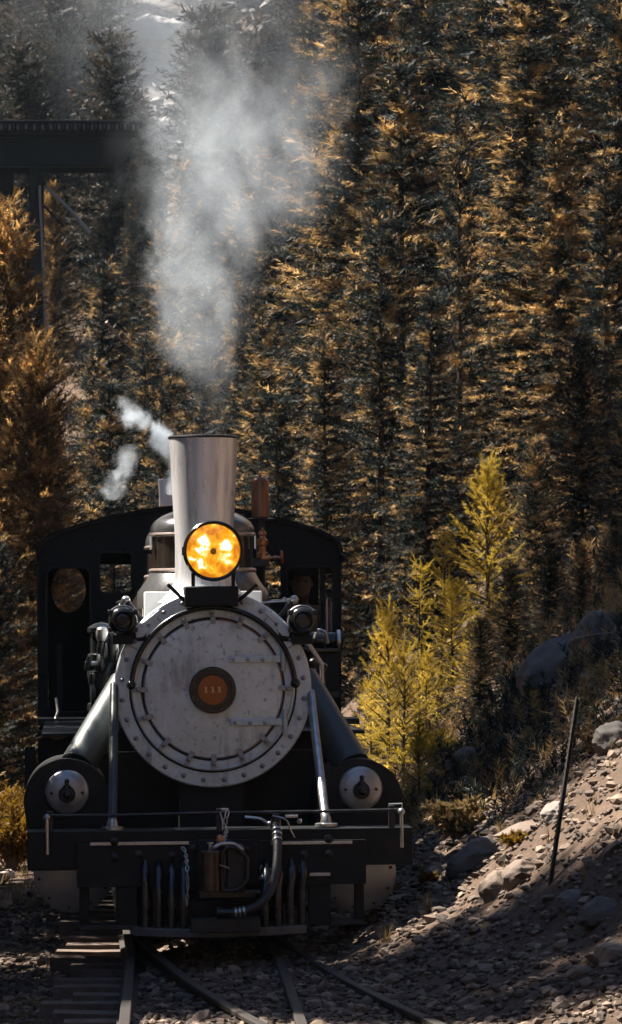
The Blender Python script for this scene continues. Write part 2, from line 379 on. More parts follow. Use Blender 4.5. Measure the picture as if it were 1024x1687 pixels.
for i, y in enumerate(np.arange(8.1, 44, .5)):
    a, b_ = track_x(y)-.90+random.uniform(-.13, .13), (branch_x(y) if y < 27 else track_x(y))+.93+random.uniform(-.05, .05)
    w = .10+random.uniform(-.012, .015); mb = MB(); nseg = 7
    vs = []
    for k in range(nseg+1):
        x = a+(b_-a)*k/nseg; dz = random.uniform(-.008, .006); dy = random.uniform(-.012, .012)
        vs += [(x, y-w+dy, -.27), (x, y+w+dy, -.27), (x, y+w*.92+dy, -.117+dz), (x, y+dy*.3, -.122+random.uniform(-.01, .004)), (x, y-w*.92+dy, -.117+dz)]
    fs = [(k*5+j, k*5+(j+1) % 5, (k+1)*5+(j+1) % 5, (k+1)*5+j) for k in range(nseg) for j in range(5)]+[(4, 3, 2, 1, 0), tuple(range(nseg*5, nseg*5+5))]
    mb.add(vs, fs).build('sleeper', tie_wood, track, sharp=30)

# ------------------------------------------------------------------ locomotive
LO = Vector((-.604, 24.0, 0)); LROT = Euler((0, R(-.5), R(3.72)))
loco = empty('steam_locomotive', LO, 'black steam locomotive with grey smokebox front, tapered silver chimney and lit amber headlight', 'steam locomotive', rot=LROT)
LM = LROT.to_matrix(); LI = LM.transposed()
_ol = LI @ (Vector((0, 0, CAMZ))-LO)
def L(px, py, y):
    d = LI @ Vector(((px-512)/FPX, 1, -(py-HOR)/FPX)); t = (y-_ol.y)/d.y
    return _ol+d*t
def Lp(px, py, y): p = L(px, py, y); return (p.x, p.z)
def pxm(y): return FPX/(24.0+y)        # photograph pixels per metre
def B(name, a, b, y0, y1, m, parent=None, bevel=.006):
    p, q = L(*a, y0), L(*b, y0)
    return MB().box((min(p.x, q.x), y0, min(p.z, q.z)), (max(p.x, q.x), y1, max(p.z, q.z))).build(name, m, parent or loco, bevel)

C = L(350.5, 1135, 1.0); cx, cz = C.x, C.z
def RP(r, deg, y): return Vector((cx+r*math.cos(R(deg)), y, cz+r*math.sin(R(deg))))
AX = (0, 1, 0)
# boiler and smokebox
smokebox = MB().lathe([(.655, 1.07), (.655, 2.35)], (cx, 0, cz), AX, 64).build('smokebox', smoke_silver, loco)
boiler = MB().lathe([(.3, 2.349), (.64, 2.35), (.64, 6.25)], (cx, 0, cz), AX, 64).build('boiler', black, loco)
for yb in (2.42, 3.7, 5.0): MB().lathe([(.642, yb), (.648, yb+.002), (.648, yb+.07), (.642, yb+.072)], (cx, 0, cz), AX, 64).build('boiler_band', iron, boiler)
# smokebox front ring with its bolts
ring = MB().lathe([(.40, 1.06), (.57, 1.055), (.572, .992), (.577, .987), (.668, .987), (.677, .996), (.677, 1.09), (.60, 1.09)], (cx, 0, cz), AX, 96).build('smokebox_ring', ring_silver, loco)
bolt_me = MB().lathe([(.019, .0), (.019, .003), (.0135, .004), (.0135, .014), (.010, .020), (.005, .0225), (1e-4, .0235)], (0, 0, 0), (0, -1, 0), 10).mesh('bolt', ring_silver)
bolt_grey = mat('bolt_paint', (.27, .275, .285), .38, .4, .25, 30, .05)
bolt_me2 = bolt_me.copy(); bolt_me2.materials.clear(); bolt_me2.materials.append(bolt_grey)
for i in range(28):
    a = 360/28*(i+.5)
    if 74 < a < 106: continue
    p = RP(.626, a, .987); place(bolt_me2, 'bolt', ring, p)
# joint lines of the ring (straps at ten and two o'clock)
for s in (0, 1):
    for d in ((152, 127.5) if s == 0 else (28, 52.5)):
        c = RP(.625, d, .986); mm = Matrix.Translation(c) @ Matrix.Rotation(-R(d), 4, 'Y')
        MB().box((-.05, -.0025, -.0022), (.05, .004, .0022), mm).build('joint', iron, ring)
    # gusset plates that carry the marker lamps
    pts = [(222, 1036), (262, 1004), (266, 1010), (244, 1030), (244, 1040), (236, 1049), (224, 1051)] if s == 0 else [(478, 1034), (438, 1002), (434, 1008), (456, 1028), (456, 1038), (464, 1047), (476, 1049)]
    MB().prism([Lp(x, y, .98) for x, y in pts], .968, .986).build('gusset', ring_silver, ring, .003)
# door ring, ridge, door
dring = MB().lathe([(.40, 1.0), (.49, 1.0), (.492, .972), (.497, .968), (.538, .968), (.556, .985), (.557, 1.056)], (cx, 0, cz), AX, 96).build('door_ring', ring_silver, loco)
MB().torus((cx, .975, cz), AX, .549, .013, 96, 10).build('ridge', ring_silver, dring)
MB().torus((cx, .970, cz), AX, .485, .006, 96, 6).build('door_gap', black, dring)
MB().torus((cx, .992, cz), AX, .5705, .006, 96, 6).build('ring_gap', black, dring)
door = MB().lathe([(1e-4, .950)]+[(r, .950+.013*(r/.478)**2) for r in (.1, .2, .3, .4, .44)]+[(.470, .963), (.478, .972), (.478, 1.0)], (cx, 0, cz), AX, 96).build('smokebox_door', smoke_silver, loco)
MB().torus((cx, .966, cz), AX, .478, .0035, 96, 6, R(95), R(255)).build('door_edge', edge_orange, door)  # thin orange line along one half of the door rim
dog = MB().box((-.052, -.026, -.017), (.052, 0, .017)); dog.lathe([(.017, .026), (.017, .034), (.012, .036), (.012, .047), (.006, .05), (1e-4, .051)], (.01, 0, 0), (0, -1, 0), 10)
dog_me = dog.mesh('door_dog', bolt_grey)
for i in range(16):
    a = 90-22.5*i+(3 if i in (9, 10) else 0)
    if i in (3, 5): continue
    o = place(dog_me, 'door_dog', dring, RP(.500, a, .966), (0, -R(a+random.uniform(-9, 9)), 0))
# hinges
for y_ in (1086, 1190):
    dx = 0 if y_ == 1086 else 3
    h = B('door_hinge', (377+dx, y_-5.5), (469+dx, y_+5), .932, .962, ring_silver, bevel=.004)
    p = L(466+dx, y_-1, .94); MB().cyl((p.x, .938, p.z-.085), (p.x, .938, p.z+.085), .017, n=16).cyl((p.x, .938, p.z-.022), (p.x, .938, p.z+.022), .021, n=16).build('hinge_barrel', ring_silver, h)
    for bx in (384, 409, 433): 
        p = L(bx+dx, y_, .932); place(bolt_me, 'bolt', h, p)
# number plate
pc = L(350, 1137, .92); nplate = MB().lathe([(.10, .955), (.160, .955), (.160, .905), (.155, .899), (.132, .899), (.128, .905), (.10, .905)], (pc.x, 0, pc.z), AX, 72).build('number_plate', black_gloss, loco)
MB().lathe([(1e-4, .906), (.127, .906)], (pc.x, 0, pc.z), AX, 64).build('plate_disc', plate_orange, nplate)
MB().torus((pc.x, .902, pc.z), AX, .1275, .0028, 72, 6).build('plate_rim', dim_gold, nplate)
def numeral(dx, name='numeral'):
    s = .0005; o = [(-26, -40), (26, -40), (26, -31), (13, -29), (13, 40), (4, 40), (-28, 30), (-28, 23), (-11, 24), (-11, -29), (-26, -31)]
    MB().prism([(pc.x+dx+x*s*1.0*1.02, pc.z+.004+y*s*1.0) for x, y in o], .898, .906).build(name, gold, nplate)
for dx in (-.046, 0, .046): numeral(dx)
def arc_text(txt, a_mid, step, r, top=True):
    n = len(txt)
    for i, ch in enumerate(txt):
        if ch == ' ': continue
        a = a_mid+((n-1)/2-i)*step if top else a_mid-((n-1)/2-i)*step
        cu = bpy.data.curves.new('letter', 'FONT'); cu.body = ch; cu.size = .026; cu.align_x = 'CENTER'; cu.align_y = 'CENTER'; cu.extrude = .0015
        cu.materials.append(dim_gold); to = bpy.data.objects.new('letter_curve', cu); COL.objects.link(to)
        me = bpy.data.meshes.new_from_object(to.evaluated_get(bpy.context.evaluated_depsgraph_get())); me.name = 'letter'
        bpy.data.objects.remove(to); bpy.data.curves.remove(cu)
        o = bpy.data.objects.new('letter', me); COL.objects.link(o); o.parent = nplate
        rot = a-90 if top else a+90
        o.matrix_local = Matrix.Translation((pc.x+r*math.cos(R(a)), .8975, pc.z+r*math.sin(R(a)))) @ Matrix.Rotation(R(-rot), 4, 'Y') @ Matrix.Rotation(R(90), 4, 'X')
arc_text('THE BALDWIN LOCOMOTIVE WORKS', 95, 8.3, .1435)
arc_text('PHILADELPHIA', 270, 9.0, .1435, False)
# arched grab rail round the door with its balls
pts = [RP(.561, a, .915) for a in np.linspace(176.5, 3.5, 60)]
grab = MB().tube(pts, .0185, 12).build('arched_grab_rail', black_gloss, loco)
for a in (176.5, 3.5): MB().ball(RP(.563, a, .912), .033, 16).build('rail_ball', black_gloss, grab)
for a in (150, 120, 90, 60, 30): p = RP(.563, a, .915); MB().cyl(p, p+Vector((0, .07, 0)), .009, n=8).build('rail_stud', black_gloss, grab)
# headlight on its bracket box
hb = B('headlight_bracket', (304, 966), (393, 999), .80, 1.2, black, bevel=.01)
for x0, x1, y0_, y1_ in ((306, 276, 992, 963), (392, 424, 990, 963)):
    p, q = L(x0, y0_, .86), L(x1, y1_, .82); MB().tube([p, q], .013, 8).build('side_handle', black_gloss, hb)
hc = L(351, 907.5, .80); hr = .2065
head = MB().lathe([(.150, .86), (.186, .79), (.186, .772), (.2, .765), (.2075, .775), (.2075, .83), (.198, .84), (.198, 1.06), (.17, 1.12), (1e-4, 1.14)], (hc.x, 0, hc.z), AX, 64).build('headlight', black_gloss, loco)
def lens_mat():
    m = bpy.data.materials.new('amber_lens'); m.use_nodes = True; nt = m.node_tree; p = nt.nodes['Principled BSDF']
    tc = nt.nodes.new('ShaderNodeTexCoord'); mp = nt.nodes.new('ShaderNodeMapping'); mp.inputs['Location'].default_value = (-hc.x+.31, 0, -hc.z+.27)
    nt.links.new(tc.outputs['Object'], mp.inputs[0])
    n = nt.nodes.new('ShaderNodeTexNoise'); n.inputs['Scale'].default_value = 13; n.inputs['Detail'].default_value = 7; n.inputs['Roughness'].default_value = .6; n.inputs['Distortion'].default_value = .4
    nt.links.new(mp.outputs[0], n.inputs['Vector'])
    r = nt.nodes.new('ShaderNodeValToRGB'); cr = r.color_ramp
    cr.elements[0].position = .34; cr.elements[0].color = (.30, .09, .003, 1)
    cr.elements[1].position = .62; cr.elements[1].color = (1, .93, .70, 1)
    e = cr.elements.new(.45); e.color = (.50, .19, .006, 1); e = cr.elements.new(.53); e.color = (.66, .30, .02, 1)
    sx = nt.nodes.new('ShaderNodeSeparateXYZ'); nt.links.new(tc.outputs['Object'], sx.inputs[0])
    def M(op, a, b=None, c=None, clamp=False):
        q = nt.nodes.new('ShaderNodeMath'); q.operation = op; q.use_clamp = clamp
        for i, w in enumerate((a, b, c)):
            if w is None: continue
            if isinstance(w, (int, float)): q.inputs[i].default_value = w
            else: nt.links.new(w, q.inputs[i])
        return q.outputs[0]
    # reflections painted into the glow: two bright lobes beside the bulb
    ax = M('ABSOLUTE', M('SUBTRACT', sx.outputs['X'], hc.x+.008)); dz = M('SUBTRACT', sx.outputs['Z'], hc.z)
    lx = M('DIVIDE', M('SUBTRACT', ax, .078), .062); lz = M('DIVIDE', dz, .14)
    lobe = M('SUBTRACT', 1.0, M('ADD', M('MULTIPLY', lx, lx), M('MULTIPLY', lz, lz)), clamp=True)
    fac = M('ADD', M('MULTIPLY_ADD', n.outputs['Fac'], .95, -.07), M('MULTIPLY', lobe, .20))
    nt.links.new(fac, r.inputs[0])
    p.inputs['Base Color'].default_value = (.25, .1, .01, 1); p.inputs['Roughness'].default_value = .08
    nt.links.new(r.outputs[0], p.inputs['Emission Color']); p.inputs['Emission Strength'].default_value = .55  # noise blotches also stand for reflections, put into the emitted colour
    return m
lens = MB().lathe([(1e-4, .787)]+[(r, .787+.012*(r/.18)**2) for r in (.04, .08, .12, .16, .186)], (hc.x, 0, hc.z), AX, 48).build('lens', lens_mat(), head)
lamp_amber = mat('lamp_boss', (.8, .42, .06), .2, .1)
MB().lathe([(.022, .79), (.022, .780), (.016, .777), (.013, .784), (.008, .780), (1e-4, .772)], (hc.x, 0, hc.z-.004), AX, 20).build('lamp_bulb', lamp_amber, head)
for x in (318, 384): p = L(x, 950, .84); MB().box((p.x-.012, .84, hb.bound_box[0][2]), (p.x+.012, .90, p.z+.04)).build('lamp_foot', black, head)
for sx in (-1, 1): MB().box((hc.x+sx*.198-.014, .82, hc.z-.03), (hc.x+sx*.198+.014, .87, hc.z+.03)).build('lamp_clasp', black_gloss, head, .004)
# chimney
sc_ = L(336, 900, 1.62); sx_, sy_ = sc_.x, 1.62
zt, zb = L(336, 721, 1.62).z, L(336, 985, 1.62).z
z1 = L(336, 882, 1.62).z
chim = MB().lathe([(.17, zb+.3), (.215, zt), (.242, zt), (.2065, z1), (.205, z1-.1), (.207, zb+.18), (.222, zb+.1), (.26, zb+.03), (.33, zb-.03)], (sx_, sy_, 0), (0, 0, 1), 72).build('chimney', stack_silver, loco)
MB().torus((sx_, sy_, zt), (0, 0, 1), .238, .011, 72, 8).build('chimney_rim', iron, chim)
MB().lathe([(1e-4, zb+.3), (.18, zb+.3)], (sx_, sy_, 0), (0, 0, 1), 32).build('flue', black, chim)
# saddle boxes behind the ring
B('boiler_saddle', (238, 975), (432, 1060), 2.36, 3.4, bright_silver, bevel=.008)
# domes
def dome(name, pxc, y, r, py_base, py_belt0, py_belt1, py_top, skirt):
    c = L(pxc, 900, y); zz = lambda q: L(pxc, q, y).z
    zb0, b0, b1, t = zz(py_base), zz(py_belt1), zz(py_belt0), zz(py_top)
    body = MB().lathe([(r, b0), (r, b1-.01)], (c.x, y, 0), (0, 0, 1), 64).build(name, dome_dark, loco)
    k = 12; prof_ = [(r*1.035*math.cos(R(90*i/k)) if i < k else 1e-4, b1+.03+(t-b1-.03)*math.sin(R(90*i/k))) for i in range(k+1)]
    MB().lathe([(r, b1), (r*1.03, b1+.004)]+prof_, (c.x, y, 0), (0, 0, 1), 64).build('dome_cap', dome_cap, body)
    MB().torus((c.x, y, b1), (0, 0, 1), r*1.02, .016, 64, 8).build('dome_moulding', band_metal, body)
    MB().torus((c.x, y, b0), (0, 0, 1), r*1.03, .016, 64, 8).build('dome_moulding', band_metal, body)
    MB().lathe([(r, b0), (r*1.06, b0-.02), (r*1.14, (b0+zb0)/2), (r*1.3, zb0), (r*1.32, zb0-.12)], (c.x, y, 0), (0, 0, 1), 64).build('dome_skirt', skirt, body)
    return c
d1 = dome('sand_dome', 333, 2.95, .372, 975, 881, 940, 836, dome_cap)
d2 = dome('steam_dome', 326, 4.55, .40, 990, 902, 950, 848, dome_dark)
for s in (-1, 1): MB().box((d1.x+s*.385-.006, 2.83, L(333, 905, 2.95).z), (d1.x+s*.385+.006, 2.85, L(333, 888, 2.95).z+.02)).build('sand_pipe_clip', bright_silver, loco)
# brass whistle tower and valves, right of the domes
yw = 5.3; wb = L(428.5, 853, yw); wt = L(428.5, 785, yw)
wh = MB().lathe([(.062, wb.z), (.072, wb.z+.006), (.070, wb.z+.03), (.0715, wt.z-.06), (.064, wt.z-.028), (.045, wt.z-.008), (.016, wt.z), (1e-4, wt.z+.001)], (wb.x, yw, 0), (0, 0, 1), 40).build('whistle', brown_brass, loco)
MB().lathe([(.008, wt.z-.004), (.016, wt.z+.008), (.009, wt.z+.02), (.013, wt.z+.028), (1e-4, wt.z+.042)], (wb.x, yw, 0), (0, 0, 1), 16).build('finial', brass, wh)
MB().lathe([(1e-4, wb.z-.02), (.115, wb.z-.02), (.12, wb.z-.01), (.08, wb.z), (1e-4, wb.z)], (wb.x, yw, 0), (0, 0, 1), 24).cyl((wb.x, yw, wb.z-.33), (wb.x, yw, wb.z-.02), .035, n=12).build('whistle_stand', iron, wh)
vx = L(432, 900, yw-.1)
vb = MB().lathe([(.02, -.10), (.045, -.09), (.045, -.05), (.03, -.045), (.028, 0), (.043, .01), (.046, .05), (.03, .06), (.024, .085), (.036, .095), (.030, .12), (.012, .13), (.008, .15), (1e-4, .153)], (vx.x, yw-.1, vx.z), (0, 0, 1), 18).build('steam_valve', brass, loco)
p, q = L(430, 920, yw-.12), L(464, 918, yw-.12)
MB().cyl(p, q, .012, n=10).cyl(p, p.lerp(q, .45), .026, n=12).cyl(p.lerp(q, .62), p.lerp(q, .75), .022, n=6).build('valve_stem', brass, vb)
MB().torus(q, (1, 0, .1), .046, .010, 24, 8).cyl(q-Vector((0, 0, .046)), q+Vector((0, 0, .046)), .006, n=6).cyl(q-Vector((0, .046, 0)), q+Vector((0, .046, 0)), .006, n=6).build('handwheel', wheel_red, vb)
MB().tube([L(432, 925, yw-.1), L(433, 960, yw-.1), L(440, 1000, yw)], .012, 8).build('valve_pipe', iron, vb)
MB().box((vx.x-.16, yw-.14, vx.z-.16), (vx.x+.05, yw-.06, vx.z-.10)).build('turret', iron, vb, .006)
# marker lamps
for lx, s in ((202, -1), (499, 1)):
    c = L(lx, 1023, .84); r = .097
    lamp = MB().lathe([(.056, .86), (.060, .835), (.066, .83), (.085, .84), (.096, .86), (.100, .88), (.100, 1.02), (.085, 1.06), (1e-4, 1.07)], (c.x, 0, c.z), AX, 40).build('marker_lamp', black_gloss, loco)
    MB().lathe([(1e-4, .838), (.012, .838), (.014, .843), (.024, .843), (.026, .838), (.032, .838), (.034, .843), (.044, .845), (.046, .84), (.058, .846)], (c.x, 0, c.z), AX, 40).build('lens', glass_dark, lamp)
    MB().torus((c.x, .85, c.z), AX, .080, .008, 32, 8).build('lamp_bezel', black_gloss, lamp)
    MB().lathe([(.104, .87), (.110, .872), (.110, 1.0), (.104, 1.002)], (c.x, 0, c.z), AX, 30, R(35), R(145)).build('lamp_hood', bright_silver, lamp)
    for dx, dz in ((-.085, .06), (.085, .06), (-.085, -.06), (.085, -.06)): MB().box((c.x+dx-.016, .85, c.z+dz-.016), (c.x+dx+.016, .90, c.z+dz+.016)).build('lamp_lug', iron, lamp, .004)
    MB().box((c.x-.07, .9, c.z-.16), (c.x+.07, 1.02, c.z-.095)).box((min(c.x, c.x-s*.16), .98, c.z-.14), (max(c.x, c.x-s*.16), 1.05, c.z-.07)).build('lamp_bracket', black, lamp, .005)
    # handrail knob and stay
    bx = (207, 989) if s < 0 else (484, 988); p = L(*bx, 1.25); q = L(237 if s < 0 else 455, 1026 if s < 0 else 1020, 1.15)
    hr_ = MB().tube([p, q], .022 if s < 0 else .014, 10).build('handrail', iron, loco)
    MB().ball(p, .032, 14).build('handrail_knob', steel, hr_)
    MB().tube([p, p+Vector((0, 4.8, 0))], .014, 10).build('handrail_bar', iron, hr_)
    if s > 0: MB().tube([L(430, 993, 1.3), L(466, 990, 1.25), p], .006, 8).ball(L(468, 988, 1.26), .018, 10).build('pull_rod', steel, hr_)
    for k in (1, 2): MB().ball(p+Vector((s*.01*k, .5*k, -.02*k)), .026, 10).build('handrail_knob', iron, hr_)
# air compressor and pipes on the left flank
ya = 1.9; ac = L(160, 1090, ya)
pump = MB().lathe([(.02, -.36), (.105, -.35), (.105, -.30), (.085, -.29), (.085, -.12), (.105, -.11), (.105, -.07), (.05, -.06), (.05, .0), (.10, .01), (.10, .05), (.08, .06), (.08, .20), (.10, .21), (.10, .24), (.05, .27), (1e-4, .28)], (ac.x+.03, ya, ac.z), (0, 0, 1), 28).build('air_compressor', black_gloss, loco)
for i, (a, b, r) in enumerate((((183, 1045), (183, 1100), .035), ((166, 1075), (172, 1120), .03), ((150, 1110), (152, 1190), .018), ((160, 1130), (186, 1080), .03))):
    MB().tube(spline([L(*a, ya-.2), L((a[0]+b[0])/2+random.uniform(-4, 4), (a[1]+b[1])/2, ya-.24), L(*b, ya-.15)], 6), r, 12).build('pump_pipe', iron, pump)
for px_, py_, r in ((168, 1046, .045), (186, 1068, .04), (166, 1066, .03), (152, 1120, .03), (158, 1160, .035), (145, 1092, .02)):
    c = L(px_, py_, ya-.22); MB().lathe([(1e-4, -.06), (r*.7, -.055), (r, -.02), (r, .02), (r*.75, .05), (1e-4, .06)], c, (random.uniform(-.3, .3), -.3, 1), 14).build('pump_fitting', steel if px_ == 168 else black_gloss, pump)
MB().tube([L(140, 1093, ya-.2), L(166, 1093, ya-.2)], .016, 8).build('pump_lever', steel, pump)
# turbo generator, box and pipes on the right flank
yg = 4.4; gc = L(530, 1055, yg)
gen = MB().lathe([(1e-4, -.17), (.05, -.17), (.055, -.14), (.03, -.13), (.03, -.11), (.07, -.10), (.07, -.06), (.062, -.05), (.062, .10), (.072, .11), (.072, .15), (.05, .16), (1e-4, .17)], gc, (1, 0, 0), 24).build('turbo_generator', black_gloss, loco)
for dx in (-.11, .02, .13): MB().lathe([(.06, -.012), (.082, -.012), (.082, .012), (.06, .012)], gc+Vector((dx, 0, 0)), (1, 0, 0), 20).build('flange', steel if dx > .1 else iron, gen)
MB().tube(spline([L(517, 1052, yg-.1), L(524, 1038, yg-.1), L(536, 1044, yg-.1), L(540, 1060, yg-.1)], 6), .012, 8).build('steam_elbow', steel, gen)
B('generator_base', (506, 1040), (527, 1072), yg+.05, yg+.3, steel, gen)
tb = B('tool_box', (508, 1074), (560, 1148), 4.3, 5.3, black, bevel=.012)
B('box_lid', (505, 1069), (561, 1074), 4.26, 5.32, black_gloss, tb, .004)
B('box_foot', (512, 1140), (559, 1149), 4.27, 4.33, iron, tb, .003)
MB().tube(spline([L(500, 1050, 1.6), L(514, 1070, 1.6), L(528, 1092, 1.6), L(530, 1100, 1.6), L(531, 1150, 1.6)], 6), .016, 10).build('feed_pipe', steel, loco)
for k, (px_, py_) in enumerate(((516, 1092), (518, 1110), (530, 1125), (534, 1145), (532, 1100))):
    c = L(px_, py_, 1.75); MB().lathe([(1e-4, -.035), (.025, -.03), (.03, 0), (.02, .03), (1e-4, .035)], c, (.3*k-.5, -.4, 1), 12).build('pipe_fitting', iron, loco)
# steam pipes down to the cylinders
for s, (a, b) in ((-1, ((206, 1128), (128, 1262))), (1, ((497, 1120), (580, 1262)))):
    p, q = L(*a, 1.5), L(*b, 1.0)
    MB().cyl(p, q, .118, .125, 32).build('steam_pipe', pipe_green, loco)
    # long braces from smokebox to beam
    a, b = ((188, 1128), (185, 1362)) if s < 0 else ((511, 1140), (537, 1356))
    p, q = L(*a, 1.02), L(*b, .12)
    br = MB().tube([p, q], .030, 16).build('front_brace', pipe_green if s < 0 else steel, loco)  # shaded brace painted in a dark material, lit twin in bright steel
    MB().lathe([(1e-4, -.0), (.075, 0), (.075, .018), (.04, .024), (.032, .06), (.022, .075)], (q.x, .12, q.z-.02), (0, 0, 1), 18).build('brace_foot', steel, br)
# cylinders
bolt_dark = MB().lathe([(.011, 0), (.011, .012), (.006, .016), (1e-4, .0165)], (0, 0, 0), (0, -1, 0), 8).mesh('bolt', iron)
for s, (vx_, vy_), (dx_, dy_), dr in ((-1, (110, 1305), (121, 1437), .272), (1, (594, 1299), (589, 1439), .262)):
    vc, dc = L(vx_, vy_, .72), L(dx_, dy_, .64)
    ztop = L(vx_, 1250, .78).z; r = .295; az_ = ztop-r; ol = []
    for i in range(25): a = R(180*i/24); ol.append((vc.x+r*math.cos(a), az_+r*math.sin(a)))
    dcx = dc.x; zb_ = dc.z-.05
    ol += [(dcx-.29, dc.z+.1), (dcx-.25, dc.z-.10), (dcx-.12, dc.z-.24), (dcx+.12, dc.z-.24), (dcx+.25, dc.z-.1), (dcx+.29, dc.z+.1)]
    cyl = MB().prism(ol, .78, 1.62).build('cylinder_block', black, loco, .006)
    vcov = MB().lathe([(1e-4, .690), (.05, .691), (.10, .698), (.135, .709), (.147, .722), (.149, .735), (.149, .79)], (vc.x, 0, vc.z), AX, 48).build('valve_cover', cover_grey, cyl)
    nz = vc.z
    MB().cyl((vc.x, .69, nz-.012), (vc.x, .64, nz-.012), .058, n=20).cyl((vc.x, .64, nz-.012), (vc.x, .575, nz-.012), .046, n=6).ball((vc.x, .575, nz-.012), .03, 12).cyl((vc.x, .61, nz+.02), (vc.x, .61, nz+.052), .026, n=6).cyl((vc.x, .61, nz+.05), (vc.x, .61, nz+.078), .014, n=10).ball((vc.x, .61, nz+.08), .017, 10).build('relief_valve', iron, cyl, .003)
    for d in (-.105, .105): place(bolt_dark, 'bolt', cyl, (vc.x+d, .702, vc.z-.005))
    cov = MB().lathe([(1e-4, .632), (dr-.02, .632), (dr, .642), (dr, .80)], (dc.x, 0, dc.z), AX, 64).build('cylinder_cover', cover_grey, cyl)
    for i in range(10):
        a = 36*i+10; 
        p = Vector((dc.x+(dr-.035)*math.cos(R(a)), .632, dc.z+(dr-.035)*math.sin(R(a)))); place(bolt_dark, 'bolt', cyl, p)
# buffer beam
beam = B('buffer_beam', (44, 1371), (680, 1424), 0, .34, black, bevel=.006)
zlo = L(300, 1434, 0).z
be = beam.data
bp = B('beam_plate', (126, 1389), (603, 1456), -.045, -.001, black, beam, .003)
for a, b in (((148, 1388), (311, 1391)), ((446, 1387), (580, 1390))): B('plate_edge', a, b, -.055, -.046, steel, beam, .001)
B('beam_end', (46, 1424), (126, 1434), 0.002, .30, black, beam)
for px_, py_ in ((188, 1386), (541, 1382), (188, 1412), (541, 1406), (228, 1408), (500, 1408), (318, 1398), (407, 1398), (283, 1410)):
    c = L(px_, py_, -.05); MB().lathe([(.03, 0), (.03, .012), (.018, .016), (.018, .032), (.008, .036), (1e-4, .037)], c, (0, -1, 0), 12).build('beam_bolt', iron, beam)
# front handrail and grab irons
hy = -.02
hr2 = MB().tube([L(78, 1344, hy), L(200, 1343, hy), L(360, 1339, hy), L(520, 1337, hy), L(660, 1334, hy)], .0105, 10).build('front_handrail', iron, loco)
for px_, t_, b_ in ((361, 1332, 1371), (645, 1327, 1366), (82, 1337, 1371)): B('stanchion', (px_-5, t_), (px_+5, b_), -.01, .03, iron, hr2, .003)
for px_, t_, b_ in ((77, 1349, 1408), (661, 1339, 1396)):
    MB().tube([L(px_, t_, -.06), L(px_+1, b_, -.06)], .0115, 10).ball(L(px_, t_-2, -.05), .024, 10).build('grab_iron', steel, hr2)
MB().tube([L(640, 1325, -.02), L(662, 1324, -.04), L(662, 1336, -.05)], .006, 8).build('grab_hook', steel, hr2)
# steps under the beam
for bars, tread, pan in ((((130, 1455), (147, 1526)), ((130, 1525), (226, 1532)), ((190, 1456), (226, 1526))), (((583, 1454), (600, 1521)), ((545, 1518), (601, 1523)), ((508, 1441), (545, 1524)))):
    st = B('step_hanger', *bars, .10, .14, black)
    B('step_tread', *tread, -.10, .16, iron, st, .004)
    B('step_panel', *pan, -.02, .05, black, st, .004)
B('panel_ledge', (510, 1438), (544, 1443), -.07, .02, steel, loco, .002)
# pilot
pa, pb, pcn = L(218, 1531, -.12), L(505, 1527, -.12), L(345, 1531, -.34)
pz0 = L(345, 1545, -.34).z; hgt = .055
v = []
for z in (pz0, pz0+hgt):
    for p, yy in ((pa, -.12), (L(262, 1531, -.25), -.25), (L(330, 1531, -.34), -.34), (L(362, 1531, -.34), -.34), (L(455, 1530, -.25), -.25), (pb, -.12), (pb, .3), (pa, .3)): v.append((p.x, yy, z))
pil = MB().add(v, [tuple(range(8))[::-1], tuple(range(8, 16))]+[(i, (i+1) % 8, 8+(i+1) % 8, 8+i) for i in range(8)]).build('pilot', footplate, loco, .006)
ztube = L(300, 1425, 0).z
for px_, yy in ((240, -.10), (262, -.17), (283, -.22), (303, -.25), (436, -.22), (457, -.17), (478, -.12), (497, -.07)):
    q = L(px_, 1532, yy); t = L(px_-2 if px_ < 350 else px_+1, 1418, .0)
    MB().tube(spline([Vector((q.x, yy, pz0+hgt-.004)), Vector((q.x, yy, pz0+.28)), Vector((t.x, yy*.6-.03, ztube-.06)), Vector((t.x, -.03, ztube+.02))], 6), .029, 14).build('pilot_tube', tube_iron, pil)
B('pilot_crossbar', (326, 1467), (424, 1481), -.20, -.14, black_gloss, pil, .012)
B('pilot_step', (314, 1515), (429, 1536), -.42, -.22, iron, pil, .006)
# coupler
cp = B('coupler', (372, 1395), (404, 1470), -.42, .0, iron, bevel=.012)
ok = [(363, 1470), (363, 1405), (371, 1394), (386, 1393), (398, 1401), (410, 1412), (410, 1448), (404, 1458), (392, 1468)]
ik = [(368, 1464), (368, 1408), (374, 1399), (385, 1398), (396, 1406), (405, 1415), (405, 1446), (400, 1455), (390, 1463)]
MB().prism([Lp(x, y, -.5) for x, y in ok], -.52, -.42, [[Lp(x, y, -.5) for x, y in ik]]).build('coupler_guard_arm', black_gloss, cp, .006)
k = L(346, 1402, -.52); k2 = L(346, 1469, -.52)
MB().lathe([(1e-4, k2.z), (.058, k2.z), (.064, k2.z+.008), (.064, k.z-.008), (.058, k.z), (1e-4, k.z)], (k.x, -.50, 0), (0, 0, 1), 28).build('coupler_knuckle', knuckle, cp)
MB().cyl((k.x, -.50, k.z), (k.x, -.50, k.z+.045), .011, n=10).cyl((k.x, -.50, k.z+.045), (k.x, -.50, k.z+.055), .022, n=10).build('knuckle_pin', steel, cp)
MB().tube(spline([Vector((k.x, -.5, k.z+.012)), L(353, 1396, -.52), L(362, 1391, -.5), L(384, 1390, -.48), L(400, 1400, -.48)], 6), .012, 8).build('lock_lifter', steel, cp)
MB().tube([L(361, 1425, -.55), L(378, 1431, -.53)], .006, 8).build('lock_pin', steel, cp)
